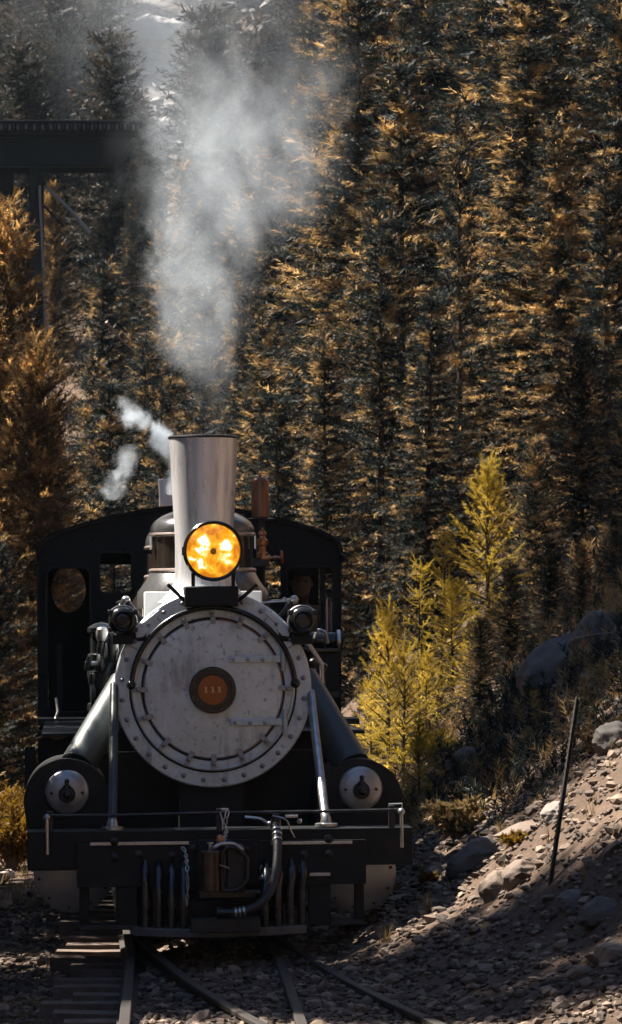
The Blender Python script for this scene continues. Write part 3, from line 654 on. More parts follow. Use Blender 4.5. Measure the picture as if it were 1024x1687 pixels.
# chains: each link a piece
def chain(pts, r, rw, name='link'):
    path = spline(pts, 10); Ls = [0]
    for a, b in zip(path, path[1:]): Ls.append(Ls[-1]+(b-a).length)
    root = None; n = int(Ls[-1]/(r*2.6)); me = MB()
    kk = 14
    lp = []
    for i in range(kk): a = 2*math.pi*i/kk; lp.append(Vector((math.cos(a)*r*.72, 0, math.sin(a)*r+(r*.5 if math.sin(a) > 0 else -r*.5))))
    me.tube(lp+[lp[0], lp[1]], rw, 6, False); me = me.mesh('chain_link', steel)
    for i in range(n):
        d = Ls[-1]*(i+.5)/n; j = max(0, min(len(path)-2, int(np.searchsorted(Ls, d))-1)); f = (d-Ls[j])/max(1e-6, Ls[j+1]-Ls[j])
        p = path[j].lerp(path[j+1], f); t = (path[j+1]-path[j]).normalized()
        q = t.to_track_quat('Z', 'Y').to_matrix().to_4x4() @ Matrix.Rotation(R(90*(i % 2)+20), 4, 'Z')
        o = bpy.data.objects.new('chain_link', me); COL.objects.link(o)
        if root is None: root = o; o.parent = loco; o.matrix_local = Matrix.Translation(p) @ q; root.name = 'chain'; inv = (Matrix.Translation(p) @ q).inverted()
        else: o.parent = root; o.matrix_local = inv @ (Matrix.Translation(p) @ q)
chain([L(365, 1333, -.08), L(374, 1336, -.1), L(371, 1352, -.12), L(372, 1370, -.15), L(368, 1388, -.4)], .016, .005)
chain([L(300, 1396, -.08), L(305, 1405, -.12), L(308, 1430, -.28), L(309, 1460, -.3), L(307, 1492, -.3)], .014, .0045)
MB().tube(spline([L(362, 1338, -.05), L(366, 1352, -.07), L(366, 1368, -.09)], 5), .005, 6).build('lever_wire', steel, loco)
MB().ball(L(362, 1384, -.44), .028, 10, (1, .8, 1.3)).build('chain_hook', brass, loco)
# air brake hose with angle cock
hp = [L(454, 1358, -.12), L(456, 1375, -.18), L(457, 1400, -.26), L(455, 1430, -.34), L(449, 1458, -.40), L(437, 1480, -.44), L(418, 1495, -.46), L(395, 1502, -.46), L(372, 1503, -.46)]
path = spline(hp, 10)
hose = MB().tube(path, [.0285+.0018*(i % 2) for i in range(len(path))], 14).build('air_hose', rubber, loco)
for i in (6, 10, 14, len(path)-14, len(path)-11, len(path)-8):
    t = (path[i+1]-path[i-1]).normalized(); MB().lathe([(.026, -.007), (.0345, -.007), (.0345, .007), (.026, .007)], path[i], t, 16).build('hose_clamp', steel, hose)
MB().cyl(path[-1]+Vector((.03, 0, 0)), path[-1]-Vector((.06, 0, 0)), .034, .038, 14).build('gladhand', black_gloss, hose)
cock = MB().lathe([(1e-4, .05), (.02, .045), (.028, .02), (.034, 0), (.034, -.05), (.042, -.055), (.042, -.075), (.03, -.08)], L(454, 1352, -.10), (0, -.15, 1), 16).build('angle_cock', iron, hose)
MB().tube(spline([L(403, 1346, -.05), L(428, 1349, -.06), L(440, 1356, -.06), L(452, 1358, -.08)], 5), [.011]*11+[.018]*5, 10).build('train_pipe', steel, hose)
MB().tube(spline([L(449, 1344, -.12), L(462, 1347, -.14), L(472, 1352, -.14), L(478, 1366, -.14), L(485, 1380, -.14)], 5), .0055, 8).build('cock_handle', steel, hose)
MB().box(*(lambda a, b: ((a.x, -.12, b.z), (b.x, -.06, a.z)))(L(470, 1343, -.1), L(490, 1347, -.1))).ball(L(493, 1353, -.08), .018, 8).build('cock_bracket', steel, hose, .002)
MB().tube(spline([L(432, 1440, -.16), L(433, 1452, -.18), L(434, 1462, -.18), L(428, 1470, -.18), L(395, 1473, -.18)], 6), .021, 12).build('cross_pipe', black_gloss, loco)
MB().ball(L(433, 1447, -.17), .028, 12).build('pipe_union', steel, loco)
MB().tube([L(428, 1432, -.1), L(431, 1425, -.1)], .006, 6).build('pipe_tap', steel, loco)
B('centre_casting', (322, 1384), (426, 1460), -.075, -.046, black, bevel=.008)
B('drawhead_floor', (306, 1484), (432, 1530), -.05, .1, black)
B('rust_plate', (252, 1455), (256, 1526), -.02, .02, knuckle, loco, .002)
B('rust_plate', (466, 1490), (471, 1526), -.02, .02, knuckle, loco, .002)
# frame, firebox, wheels under the boiler
MB().box((-.42, .15, .35), (.42, 9.0, .72)).build('frame', black, loco)
MB().box((-.55, .2, .30), (.55, .9, .60)).build('front_frame', black, loco)
MB().box((-.90, 1.66, .35), (.90, 1.72, 1.28)).box((-.22, 1.1, .6), (.22, 2.25, 1.15)).build('saddle_and_filler', black, loco)  # thin wide box is black filler added for the dark void under the boiler
MB().box((-.70, 4.6, .45), (.70, 6.6, 1.6)).build('firebox', black, loco)
def wheel(x, y, r, s):
    w = MB().lathe([(r-.09, 0), (r-.005, 0), (r, .02), (r-.004, .10), (r+.025, .105), (r+.025, .135), (r-.09, .135)], (x, y, r), (-s, 0, 0), 40)
    w.lathe([(.02, -.02), (.10, -.02), (.11, 0), (.11, .12), (.02, .12)], (x, y, r), (-s, 0, 0), 20)
    o = w.build('wheel', iron, loco)
    sp = MB()
    for k in range(10):
        a = 2*math.pi*k/10; sp.cyl((x-s*.05, y+math.cos(a)*.08, r+math.sin(a)*.08), (x-s*.06, y+math.cos(a)*(r-.07), r+math.sin(a)*(r-.07)), .028, .02, 8)
    sp.build('wheel_spokes', iron, o).__setitem__('kind', 'stuff')
for s in (-1, 1):
    wheel(s*.52, 1.15, .33, s)
    for y in (2.3, 3.35, 4.4, 5.45): wheel(s*.53, y, .475, s)
    MB().box((s*.72-.025, 2.3, .30), (s*.72+.025, 5.45, .40)).build('side_rod', steel, loco)
    MB().box((s*.80-.02, 1.6, .43), (s*.80+.02, 3.3, .50)).build('piston_guide', steel, loco)
    MB().box((min(s*.62, s*1.18), 2.6, 1.36), (max(s*.62, s*1.18), 6.2, 1.385)).build('running_board', black, loco)
# cab
Y0 = 6.2
def arc_roof(extra=0):
    raw = [(62, 930), (63, 912), (68, 899), (78, 889), (100, 879), (140, 866), (190, 853), (240, 844), (290, 838), (318, 837), (350, 838), (400, 845), (445, 855), (490, 867), (525, 879), (545, 888), (556, 899), (561, 912), (562, 930)]
    return [Lp(x, y-extra, Y0) for x, y in raw]
top = arc_roof()
outer = top+[Lp(562, 1186, Y0), Lp(62, 1186, Y0)]
def rect(x0, y0, x1, y1, rad=4):
    return [(x0+rad, y0), (x1-rad, y0), (x1, y0+rad), (x1, y1-rad), (x1-rad, y1), (x0+rad, y1), (x0, y1-rad), (x0, y0+rad)]
holes = [[Lp(x, y, Y0) for x, y in rect(*r)] for r in ((79, 937, 146, 1172, 7), (165, 911, 215, 975, 4), (436, 925, 462, 985, 4), (474, 935, 547, 1046, 7))]
cab = MB().prism(outer, Y0, Y0+.03, holes).build('cab', cab_black, loco, .004)
# roof sheet
n = len(top); off = []
for i, (x, z) in enumerate(top): off.append((x*1.0, z+.0))
roofp = [(x*1.012, z+.028) for x, z in top]; roofl = [(x*1.002, z+.003) for x, z in reversed(top)]
MB().prism(roofp+roofl, Y0-.06, Y0+2.3).build('cab_roof', cab_black, cab)
wl, wr = Lp(62, 1186, Y0), Lp(562, 1186, Y0)
for x, s in ((wl[0], 1), (wr[0], -1)):
    z0, z1_ = wl[1], 2.76; t = .03*s; y1 = Y0+2.1
    yl = [(Y0+.031, .7), (.0, 0)]
    mb = MB()
    a, b = Y0+.031, y1
    for (ya_, yb_, za, zb2) in ((a, b, z0, z0+.55), (a, a+.25, z0+.55, z1_-.18), (b-.25, b, z0+.55, z1_-.18), (a, b, z1_-.18, z1_)):
        mb.box((min(x, x+t), ya_, za), (max(x, x+t), yb_, zb2))
    mb.build('cab_side', cab_black, cab)
Yb = Y0+2.1
outb = [(x, z) for x, z in top]+[(wr[0]-.04, wr[1]), (wl[0]+.04, wl[1])]
outb = [(x*.965, z-.02) for x, z in outb]
def ell(px0, py0, px1, py1, y, n=28):
    o = []
    for i in range(n):
        a = 2*math.pi*i/n; o.append(Lp((px0+px1)/2+(px1-px0)/2*math.cos(a), (py0+py1)/2+(py1-py0)/2*math.sin(a), y))
    return o
hb_ = [ell(84, 933, 141, 1009, Yb), [Lp(x, y, Yb) for x, y in rect(158, 930, 222, 980, 5)], [Lp(x, y, Yb) for x, y in rect(430, 905, 468, 990, 5)]]
MB().prism(outb, Yb, Yb+.03, hb_).build('cab_rear_wall', cab_black, cab)
MB().box((wl[0]+.05, Y0+.04, wl[1]-.05), (wr[0]-.05, Yb+.25, wl[1]-.005)).build('cab_floor', black, cab)
rv = MB()
for (x, z), (x2, z2) in zip(top, top[1:]):
    n_ = max(1, int(math.hypot(x2-x, z2-z)/.07))
    for k_ in range(n_):
        t_ = k_/n_; rv.ball(((x+(x2-x)*t_)*.985, Y0-.001, z+(z2-z)*t_-.03), .0065, 6)
for px_ in (66, 152, 222, 468, 554):
    for py_ in range(935, 1180, 14): c = L(px_, py_, Y0); rv.ball((c.x, Y0-.001, c.z), .0065, 6)
rv.build('rivet_row', cab_black, cab)['kind'] = 'stuff'
for r_ in ((79, 937, 146, 1172, 7), (165, 911, 215, 975, 4), (474, 935, 547, 1046, 7)):
    i_, o_ = rect(*r_), rect(r_[0]-4, r_[1]-4, r_[2]+4, r_[3]+4, r_[4]+2); MB().prism([Lp(x, y, Y0) for x, y in o_], Y0-.016, Y0-.001, [[Lp(x, y, Y0) for x, y in i_]]).build('window_moulding', black, cab, .003)
# window posts in the right front window, foot plates
for a, b in (((537, 985), (540, 1046)), ((545, 990), (547, 1046))): B('window_rail', a, b, Y0+.05, Y0+.07, steel, cab, .002)
B('window_frame', (528, 937), (535, 1046), Y0+.032, Y0+.05, cab_black, cab, .002)
B('window_brace', (186, 935), (190, 976), Y0+.035, Y0+.05, cab_black, cab, .002)
B('door_post', (92, 1060), (103, 1172), Y0+.04, Y0+.07, black, cab, .003)
for a, b in (((62, 1184), (90, 1195)), ((93, 1184), (142, 1193)), ((556, 1184), (592, 1193))): B('foot_plate', a, b, 5.7, 6.19, iron, cab, .004)
for px_ in (92,): MB().tube([L(px_, 1150, 5.9), L(px_+3, 1172, 5.85), L(px_-2, 1186, 5.8)], .012, 8).build('lever', steel, cab)
MB().tube(spline([L(58, 1218, 5.6), L(78, 1212, 5.6), L(95, 1216, 5.6), L(120, 1208, 5.6)], 5), .012, 8).build('pipe_run', brass, cab)
MB().tube(spline([L(60, 1206, 5.6), L(80, 1203, 5.6), L(120, 1200, 5.6)], 5), .01, 8).build('pipe_run', iron, cab)
B('cab_lower_panel', (62, 1196), (200, 1300), 5.9, 5.95, black, cab)
B('cab_lower_panel', (440, 1196), (560, 1300), 5.9, 5.95, black, cab)
B('cab_step', (40, 1230), (58, 1300), 4.0, 4.05, black, cab)
B('injector', (572, 1200), (586, 1232), 5.5, 5.75, iron, cab, .02)
MB().tube([L(560, 913, Y0-.1), L(566, 918, Y0-.1), L(563, 926, Y0-.1)], .02, 8).build('roof_drip', cab_black, cab)
# roof vent
a, b = L(261, 789, 6.6), L(284, 836, 6.6)
MB().prism([(b.x+.05, b.z-.02), (a.x+.012, b.z-.02), (a.x, a.z), (b.x+.05, a.z)], 6.6, 6.85).build('roof_vent', bright_silver, cab, .003)
B('vent_base', (263, 833), (300, 839), 6.55, 6.9, brass, cab, .002)
for px_, py_ in ((151, 888), (467, 884), (237, 900), (205, 905)): c = L(px_, py_, Y0); MB().ball((c.x, Y0, c.z), .013, 8).build('cab_rivet', cab_black, cab)

# ------------------------------------------------------------------ vegetation
def needles_from(P, D, Ln, nn, nl, nw, ang, seed, droop=0.0):
    """P, D (N,3) twig bases and unit directions, Ln lengths; nn needles per twig; returns verts, tris"""
    r = np.random.default_rng(seed); N = len(P)
    up = np.tile(np.array([0, 0, 1.0]), (N, 1)); A = np.cross(D, up); A /= np.linalg.norm(A, axis=1, keepdims=True)+1e-9; Bv = np.cross(A, D)
    fr = (np.arange(nn)+.5)/nn
    w = r.uniform(0, 2*np.pi, (N, nn)); fr = np.clip(fr[None]+r.uniform(-.08, .08, (N, nn)), 0, 1)
    side = A[:, None]*np.cos(w)[..., None]+Bv[:, None]*np.sin(w)[..., None]
    a = ang*(1-.45*fr)
    nd = D[:, None]*np.cos(a)[..., None]+side*np.sin(a)[..., None]
    base = P[:, None]+D[:, None]*(Ln[:, None]*fr)[..., None]
    ln = nl*r.uniform(.7, 1.2, (N, nn))*np.minimum(1, Ln[:, None]/Ln.mean())
    tip = base+nd*ln[..., None]; tip[..., 2] -= droop*ln
    nrm = Bv[:, None]*1.0+r.normal(0, .45, (N, 1, 3))+r.normal(0, .3, (N, nn, 3)); wd = np.cross(nd, nrm); wd /= np.linalg.norm(wd, axis=2, keepdims=True)+1e-9; wd *= nw
    V = np.stack([base-wd, base+wd, tip], 2).reshape(-1, 3)
    return V, np.arange(len(V)).reshape(-1, 3)
def conifer(seed, h, rad, whorl, nb, sprig, step, nn, nl, nw, ang=.9, bare=.04, droop=.25, power=.75, rise=.25, mat_=None, lead=True, uneven=.3):
    r = np.random.default_rng(seed); tw = []; dr = []; ln = []; br = MB()
    z = h*bare
    while z < h*(.985 if h > 5 else .93):
        t = (z-h*bare)/(h*(1-bare)); k = nb if t < .9 else max(3, nb-2); a0 = r.uniform(0, 6.28)
        for i in range(k):
            Lb = rad*((1-t)**power)*r.uniform(1-uneven, 1.08)+sprig*.6
            a = a0+2*np.pi*i/k+r.uniform(-.3, .3); el = rise*(.2+1.6*t)+r.uniform(-.12, .12)
            d0 = np.array([math.cos(a)*math.cos(el), math.sin(a)*math.cos(el), math.sin(el)])
            b0 = np.array([0, 0, z+r.uniform(-.5, .5)*whorl])
            ns = max(2, int(Lb/step)); pts = []
            for j in range(ns+1):
                f = j/ns; p = b0+d0*Lb*f; p[2] -= droop*Lb*(f*f-.35*f**3.5)*(1-t*.8); pts.append(p)
            for j in range(ns):
                f = (j+.5)/ns
                if f < .05 and Lb > .5: continue
                d = pts[j+1]-pts[j]; d /= np.linalg.norm(d); sd = np.cross(d, [0, 0, 1]); sd /= np.linalg.norm(sd)+1e-9
                for sgn in (-1, 1):
                    wd = (1-f)*.55+.12; L2 = Lb*.42*wd*r.uniform(.6, 1.15)+sprig*.35
                    q = pts[j]+(pts[j+1]-pts[j])*r.uniform(0, 1); dd = d*.75+sd*sgn*r.uniform(.6, 1.0)+np.array([0, 0, r.uniform(-.25, .15)]); dd /= np.linalg.norm(dd)
                    m = max(1, int(L2/(sprig*.75)))
                    for u in range(m):
                        tw.append(q+dd*L2*u/m); e = dd+r.normal(0, .22, 3); dr.append(e/np.linalg.norm(e)); ln.append(sprig*r.uniform(.75, 1.2))
                        if u < m-1 and r.uniform() < .7:
                            e = dd*.7+np.cross(dd, [0, 0, 1])*r.choice([-1, 1])*.8+r.normal(0, .15, 3); tw.append(q+dd*L2*u/m); dr.append(e/np.linalg.norm(e)); ln.append(sprig*r.uniform(.6, 1))
                tw.append(pts[j]); dr.append(d); ln.append(np.linalg.norm(pts[j+1]-pts[j])*1.1)
            tw.append(pts[-1]); e = d0+np.array([0, 0, .25]); dr.append(e/np.linalg.norm(e)); ln.append(sprig*1.1)
            if Lb > .35: br.tube([Vector(pts[0]), Vector(pts[len(pts)//2]), Vector(pts[-1])], [.012+Lb*.009, .008+Lb*.004, .003], 4, False)
        z += whorl*(1-.45*t)*r.uniform(.8, 1.2)
    if lead:
        for u in range(3): tw.append(np.array([0, 0, h*(.985 if h > 5 else .95)-sprig*.3*u])); dr.append(np.array([.02, .01, 1.0])); ln.append(sprig*1.2)
    V, T = needles_from(np.array(tw), np.array(dr), np.array(ln), nn, nl, nw, ang, seed+1)
    cm = np_mesh('crown', V, T, mat_)
    # the limbs go into the trunk mesh
    tr = MB().tube([Vector((0, 0, -.4)), Vector((0, 0, h*.3)), Vector((0.02, 0, h*.7)), Vector((0, 0, h))], [h*.0105+.008, h*.008+.006, h*.004+.004, .005], 8)
    tr.add(br.v, br.f)
    return tr.mesh('trunk', bark), cm, h, len(T)
PROT = {}
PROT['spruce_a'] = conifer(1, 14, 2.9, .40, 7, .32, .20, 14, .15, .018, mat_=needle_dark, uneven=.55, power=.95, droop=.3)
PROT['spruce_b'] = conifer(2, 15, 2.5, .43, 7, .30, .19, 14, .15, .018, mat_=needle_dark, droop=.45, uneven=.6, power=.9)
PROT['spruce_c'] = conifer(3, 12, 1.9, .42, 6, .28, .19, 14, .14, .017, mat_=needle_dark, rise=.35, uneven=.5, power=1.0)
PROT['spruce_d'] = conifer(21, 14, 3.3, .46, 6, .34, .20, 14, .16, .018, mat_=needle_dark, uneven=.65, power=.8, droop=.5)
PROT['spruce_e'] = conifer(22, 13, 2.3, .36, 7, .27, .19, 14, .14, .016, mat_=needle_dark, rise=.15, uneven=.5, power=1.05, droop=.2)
PROT['pine_left'] = conifer(4, 11, 2.2, .30, 7, .26, .22, 14, .13, .015, mat_=needle_brown, rise=.5, droop=.12, power=.55)
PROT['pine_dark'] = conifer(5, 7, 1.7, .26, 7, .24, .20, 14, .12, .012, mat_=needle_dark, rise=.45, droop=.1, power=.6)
PROT['high_shade_pine'] = conifer(12, 16, 1.5, .32, 7, .30, .24, 12, .15, .018, mat_=needle_dark, bare=.66, rise=.4, power=.5)  # crown lifted so its shade falls on the bank, not the engine
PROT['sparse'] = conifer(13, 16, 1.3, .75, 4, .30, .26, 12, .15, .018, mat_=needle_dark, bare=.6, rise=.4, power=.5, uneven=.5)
PROT['young_pine'] = conifer(6, 3.0, .80, .27, 5, .17, .17, 44, .055, .0042, ang=1.05, mat_=needle_gold, rise=.75, droop=.04, power=.65, uneven=.45)
PROT['young_pine_b'] = conifer(16, 3.0, .70, .30, 5, .18, .18, 44, .058, .0042, ang=1.05, mat_=needle_gold, rise=.65, droop=.04, power=.6, uneven=.5)
PROT['young_fir'] = conifer(7, 3.4, .85, .30, 5, .15, .16, 30, .042, .0048, ang=.85, mat_=needle_gold, rise=.4, droop=.05, power=.95, uneven=.4)
PROT['far_spruce'] = conifer(8, 9, 1.25, .36, 6, .34, .30, 9, .19, .028, mat_=needle_far)
PROT['far_spruce_b'] = conifer(9, 8, 1.6, .36, 6, .34, .30, 9, .19, .028, mat_=needle_far, power=.6)

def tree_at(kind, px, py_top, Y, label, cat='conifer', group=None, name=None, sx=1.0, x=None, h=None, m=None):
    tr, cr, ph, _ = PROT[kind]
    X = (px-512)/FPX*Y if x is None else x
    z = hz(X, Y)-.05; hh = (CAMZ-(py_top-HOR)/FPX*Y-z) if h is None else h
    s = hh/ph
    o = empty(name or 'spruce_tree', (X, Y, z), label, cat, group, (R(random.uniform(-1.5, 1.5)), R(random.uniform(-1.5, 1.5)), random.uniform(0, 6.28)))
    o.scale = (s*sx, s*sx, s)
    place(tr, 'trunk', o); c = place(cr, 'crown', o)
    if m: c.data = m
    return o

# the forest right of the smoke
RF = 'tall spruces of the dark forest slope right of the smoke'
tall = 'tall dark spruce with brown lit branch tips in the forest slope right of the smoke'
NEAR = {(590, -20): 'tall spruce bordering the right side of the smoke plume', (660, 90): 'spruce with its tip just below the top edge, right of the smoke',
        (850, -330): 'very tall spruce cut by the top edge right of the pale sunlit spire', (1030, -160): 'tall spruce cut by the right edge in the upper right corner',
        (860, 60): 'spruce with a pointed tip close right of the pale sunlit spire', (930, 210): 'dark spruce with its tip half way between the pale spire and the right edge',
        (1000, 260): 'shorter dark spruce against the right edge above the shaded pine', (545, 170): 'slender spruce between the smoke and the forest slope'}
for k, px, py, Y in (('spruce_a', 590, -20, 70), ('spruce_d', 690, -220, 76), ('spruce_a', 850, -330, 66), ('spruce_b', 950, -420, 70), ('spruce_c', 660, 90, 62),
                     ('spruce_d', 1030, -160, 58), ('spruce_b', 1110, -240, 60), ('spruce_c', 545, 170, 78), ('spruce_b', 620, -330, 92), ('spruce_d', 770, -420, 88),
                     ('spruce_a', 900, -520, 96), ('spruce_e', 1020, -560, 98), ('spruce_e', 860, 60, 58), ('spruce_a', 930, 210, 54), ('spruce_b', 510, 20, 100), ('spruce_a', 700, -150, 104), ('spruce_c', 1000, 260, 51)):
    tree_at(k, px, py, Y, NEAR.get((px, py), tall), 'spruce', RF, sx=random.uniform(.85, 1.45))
tree_at('spruce_c', 757, 175, 55, 'slender spruce with a pale sunlit spire in the middle of the right hand forest slope', 'spruce', sx=.7)
tree_at('spruce_d', 628, 330, 57, 'broad spruce with bright golden branch ends just above and right of the chimney', 'spruce', sx=.95)
tree_at('spruce_b', 540, 560, 56, 'lower spruce directly behind the right half of the cab roof', 'spruce', sx=1.1)
tree_at('spruce_e', 700, 480, 51, 'mid height spruce behind the group of golden young pines', 'spruce', sx=1.1)
tree_at('pine_dark', 880, 730, 43, 'dark bushy pine in shadow above the grey boulder', 'pine')
tree_at('pine_dark', 960, 560, 45, 'dark pine close to the right edge, just above the bank', 'pine')
tree_at('pine_dark', 1040, 620, 41, 'shaded pine cut by the right edge above the bank', 'pine')
tree_at('spruce_c', 470, 640, 60, 'dark narrow spruce rising between chimney and whistle', 'spruce', sx=1.3)
# dark trees behind the smoke
MF = 'dark spruces behind the smoke'
mid = 'dark spruce mostly veiled by the smoke plume'
for k, px, py, Y in (('spruce_a', 450, 250, 86), ('spruce_b', 385, 330, 92), ('spruce_a', 250, 380, 88), ('spruce_c', 330, 470, 76), ('spruce_e', 400, 420, 80), ('spruce_d', 300, 260, 104), ('spruce_b', 500, 150, 98), ('spruce_a', 225, 560, 74), ('spruce_d', 290, 540, 84), ('spruce_a', 350, 400, 98), ('spruce_b', 200, 480, 94), ('spruce_c', 260, 620, 70), ('spruce_b', 430, 520, 70), ('spruce_a', 410, 250, 106), ('spruce_b', 215, 330, 106)):
    tree_at(k, px, py, Y, mid, 'spruce', MF)
tree_at('spruce_b', 165, 430, 78, 'dark spruce right of the bridge column with a pale broken branch', 'spruce')
tree_at('spruce_c', 190, 620, 66, 'dark spruce directly above the left half of the cab roof', 'spruce', sx=1.3)
tree_at('spruce_a', 150, 590, 72, 'dark spruce between the lit left pines and the cab roof', 'spruce')
tree_at('pine_left', 92, 305, 107, 'pine with orange lit boughs behind the bridge column', 'pine', sx=.8)
# left edge
tree_at('pine_left', -28, 330, 56, 'tall sunlit orange brown pine at the left edge below the bridge', 'pine')
tree_at('pine_left', 45, 560, 49, 'sunlit pine left of the cab, in front of the tall one', 'pine', sx=.9)
tree_at('pine_left', -40, 480, 50, 'broad brown pine cut by the left edge', 'pine')
tree_at('pine_left', 85, 690, 55, 'smaller orange pine just above the left corner of the cab roof', 'pine', sx=.8)
tree_at('pine_dark', -10, 900, 46, 'low dark pine at the left edge level with the cab window', 'pine')
tree_at('pine_left', 105, 850, 62, 'pine whose lit boughs show through the oval rear cab window', 'pine')
# young golden conifers by the cab
tree_at('young_pine', 640, 1000, 36.5, 'brightest golden young pine, right beside the cab', 'young pine', name='young_pine')
tree_at('young_pine_b', 664, 1062, 35.2, 'golden young pine with a bare dark stem in front of the brightest one', 'young pine', name='young_pine')
tree_at('young_fir', 690, 918, 38.5, 'young fir with a bare leading shoot, shorter of the two spired firs', 'young fir', name='young_fir', sx=.85)
tree_at('young_fir', 726, 868, 40, 'young fir with a bare leading shoot, taller of the two spired firs', 'young fir', name='young_fir', sx=.8)
tree_at('young_pine', 803, 765, 42, 'taller golden pine lit on its left side below the dark forest', 'young pine', name='young_pine', sx=1.15)
tree_at('young_pine_b', 745, 960, 39.5, 'bushy golden pine low between the spired firs and the dark pine', 'young pine', name='young_pine', sx=1.3)
tree_at('young_pine', 700, 1075, 37.5, 'small shaded pine right of the brightest golden pine', 'young pine', name='young_pine', sx=1.2)
tree_at('young_pine_b', 770, 1060, 38, 'low half lit pine at the foot of the taller golden pine', 'young pine', name='young_pine', sx=1.4)
tree_at('young_pine_b', 610, 1120, 38, 'low golden pine squeezed against the cab side', 'young pine', name='young_pine', sx=1.1)
tree_at('young_fir', 880, 1135, 29.5, 'small golden conifer alone on the bank below the grey boulder', 'young fir', name='young_fir', sx=1.2)
tree_at('young_pine', 690, 1190, 32, 'tiny golden pine low on the bank above the right valve cover', 'young pine', name='young_pine', sx=1.2)
for px, py, Y, lb in ((840, 930, 37.5, 'shaded sapling pine up the slope left of the grey boulder'), (905, 890, 37, 'shaded sapling pine standing behind the grey boulder'), (960, 900, 35.5, 'dark sapling pine right behind the smaller dark boulder'),
                      (1010, 850, 37, 'dark sapling pine at the right edge above the boulders'), (790, 1020, 35.5, 'dark little pine on the slope between the golden pines and the boulder')):
    tree_at('pine_dark', px, py, Y, lb, 'pine', sx=1.2)
# far hillside
FG = 'small spruces on the hazy far hillside'
fl = 'small hazy spruce on the far rocky hillside beyond the bridge'
r2 = random.Random(5)
for i in range(125):
    Y = r2.uniform(108, 190); px = r2.uniform(-140, 640)
    pyb = HOR-(hz((px-512)/FPX*Y, Y)-CAMZ)/Y*FPX
    if 60 < px < 320 and 60 < pyb < 330 and r2.random() < .9: continue
    if 380 < px < 490 and 40 < pyb < 200 and r2.random() < .85: continue
    tree_at(r2.choice(['far_spruce', 'far_spruce_b']), px, 0, Y, fl, 'spruce', FG, h=r2.uniform(4, 9.5))
tree_at('far_spruce_b', 340, 20, 112, 'larger spruce standing up through the top of the smoke', 'spruce')
tree_at('far_spruce_b', 185, 62, 113, 'spruce just above the free end of the bridge girder', 'spruce')
tree_at('far_spruce_b', 22, 75, 116, 'spruce above the bridge girder at the left edge', 'spruce')
tree_at('spruce_b', 505, 0, 96, 'spruce whose dark spire tops the smoke at the upper edge', 'spruce')
# unseen trees added outside the view to shade bank and ballast
SG = 'unseen trees placed for their shade'
CAST = (('spruce_a', -6.0, 25.05, 14.2), ('spruce_b', -8.5, 25.9, 18.5), ('slim', -5.6, 23.5, 16), ('slim', -6.4, 23.9, 17), ('spruce_a', -9, 20.8, 18), ('high_shade_pine', -6.6, 40.5, 27), ('high_shade_pine', -6.8, 43.6, 27),
        ('slim_high', -6.2, 29.55, 19), ('slim_high', -6.1, 31.9, 19), ('slim_high', -6.2, 34.7, 19), ('slim_high', -6.1, 36.3, 19), ('high_shade_pine', -7.2, 37.4, 21), ('high_shade_pine', -8.5, 34.6, 24), ('high_shade_pine', -8.8, 37, 24),
        ('pine_dark', -4.2, 23.5, 6.4), ('pine_dark', -4.3, 25.0, 6.6), ('pine_dark', -4.3, 28.2, 6.4), ('pine_dark', -4.5, 30, 6.4), ('pine_dark', -4.8, 32, 6.6), ('pine_dark', -5, 34, 6.6),
        ('high_shade_pine', -9.5, 50.8, 30), ('spruce_a', -9, 11.5, 20), ('spruce_a', -8.5, 7, 18), ('spruce_b', -7, 16, 14))
SLIM = {'slim': ('spruce_c', .5), 'slim_high': ('high_shade_pine', .5), 'sparse': ('sparse', 1)}
for k, X, Y, h in CAST+(('spruce_a', 6.6, 13.5, 14), ('spruce_b', 7.5, 9, 16), ('spruce_a', 8, 5, 15), ('spruce_b', 6.8, 17, 14), ('spruce_a', 8, 20, 15), ('spruce_b', -7.5, -8, 15), ('spruce_a', 7, -6, 14), ('spruce_a', -2.5, -16, 16), ('spruce_b', 3, -20, 18), ('spruce_a', 11, 0, 17), ('spruce_b', -12, 0, 17), ('spruce_b', 9, 13, 17), ('spruce_a', 12, 21, 18), ('spruce_b', 7.5, 27, 14), ('spruce_a', 9, 33, 16)):  # second list added round the camera to dim the sky light
    k, w = SLIM.get(k, (k, 1.0)); tree_at(k, 0, 0, Y, 'unseen conifer beyond the picture, placed for its shade', 'conifer', SG, x=X, h=h, sx=w)

r3 = random.Random(9)
for i in range(34):
    Y = r3.uniform(56, 118); X = -.0853*Y-r3.uniform(2.5, 20)
    tree_at(r3.choice(['spruce_a', 'spruce_b', 'spruce_d', 'spruce_e', 'pine_left']), 0, 0, Y, 'valley conifer beyond the left edge of the picture', 'conifer', 'conifers in the valley beyond the left edge', x=X, h=r3.uniform(9, 16))
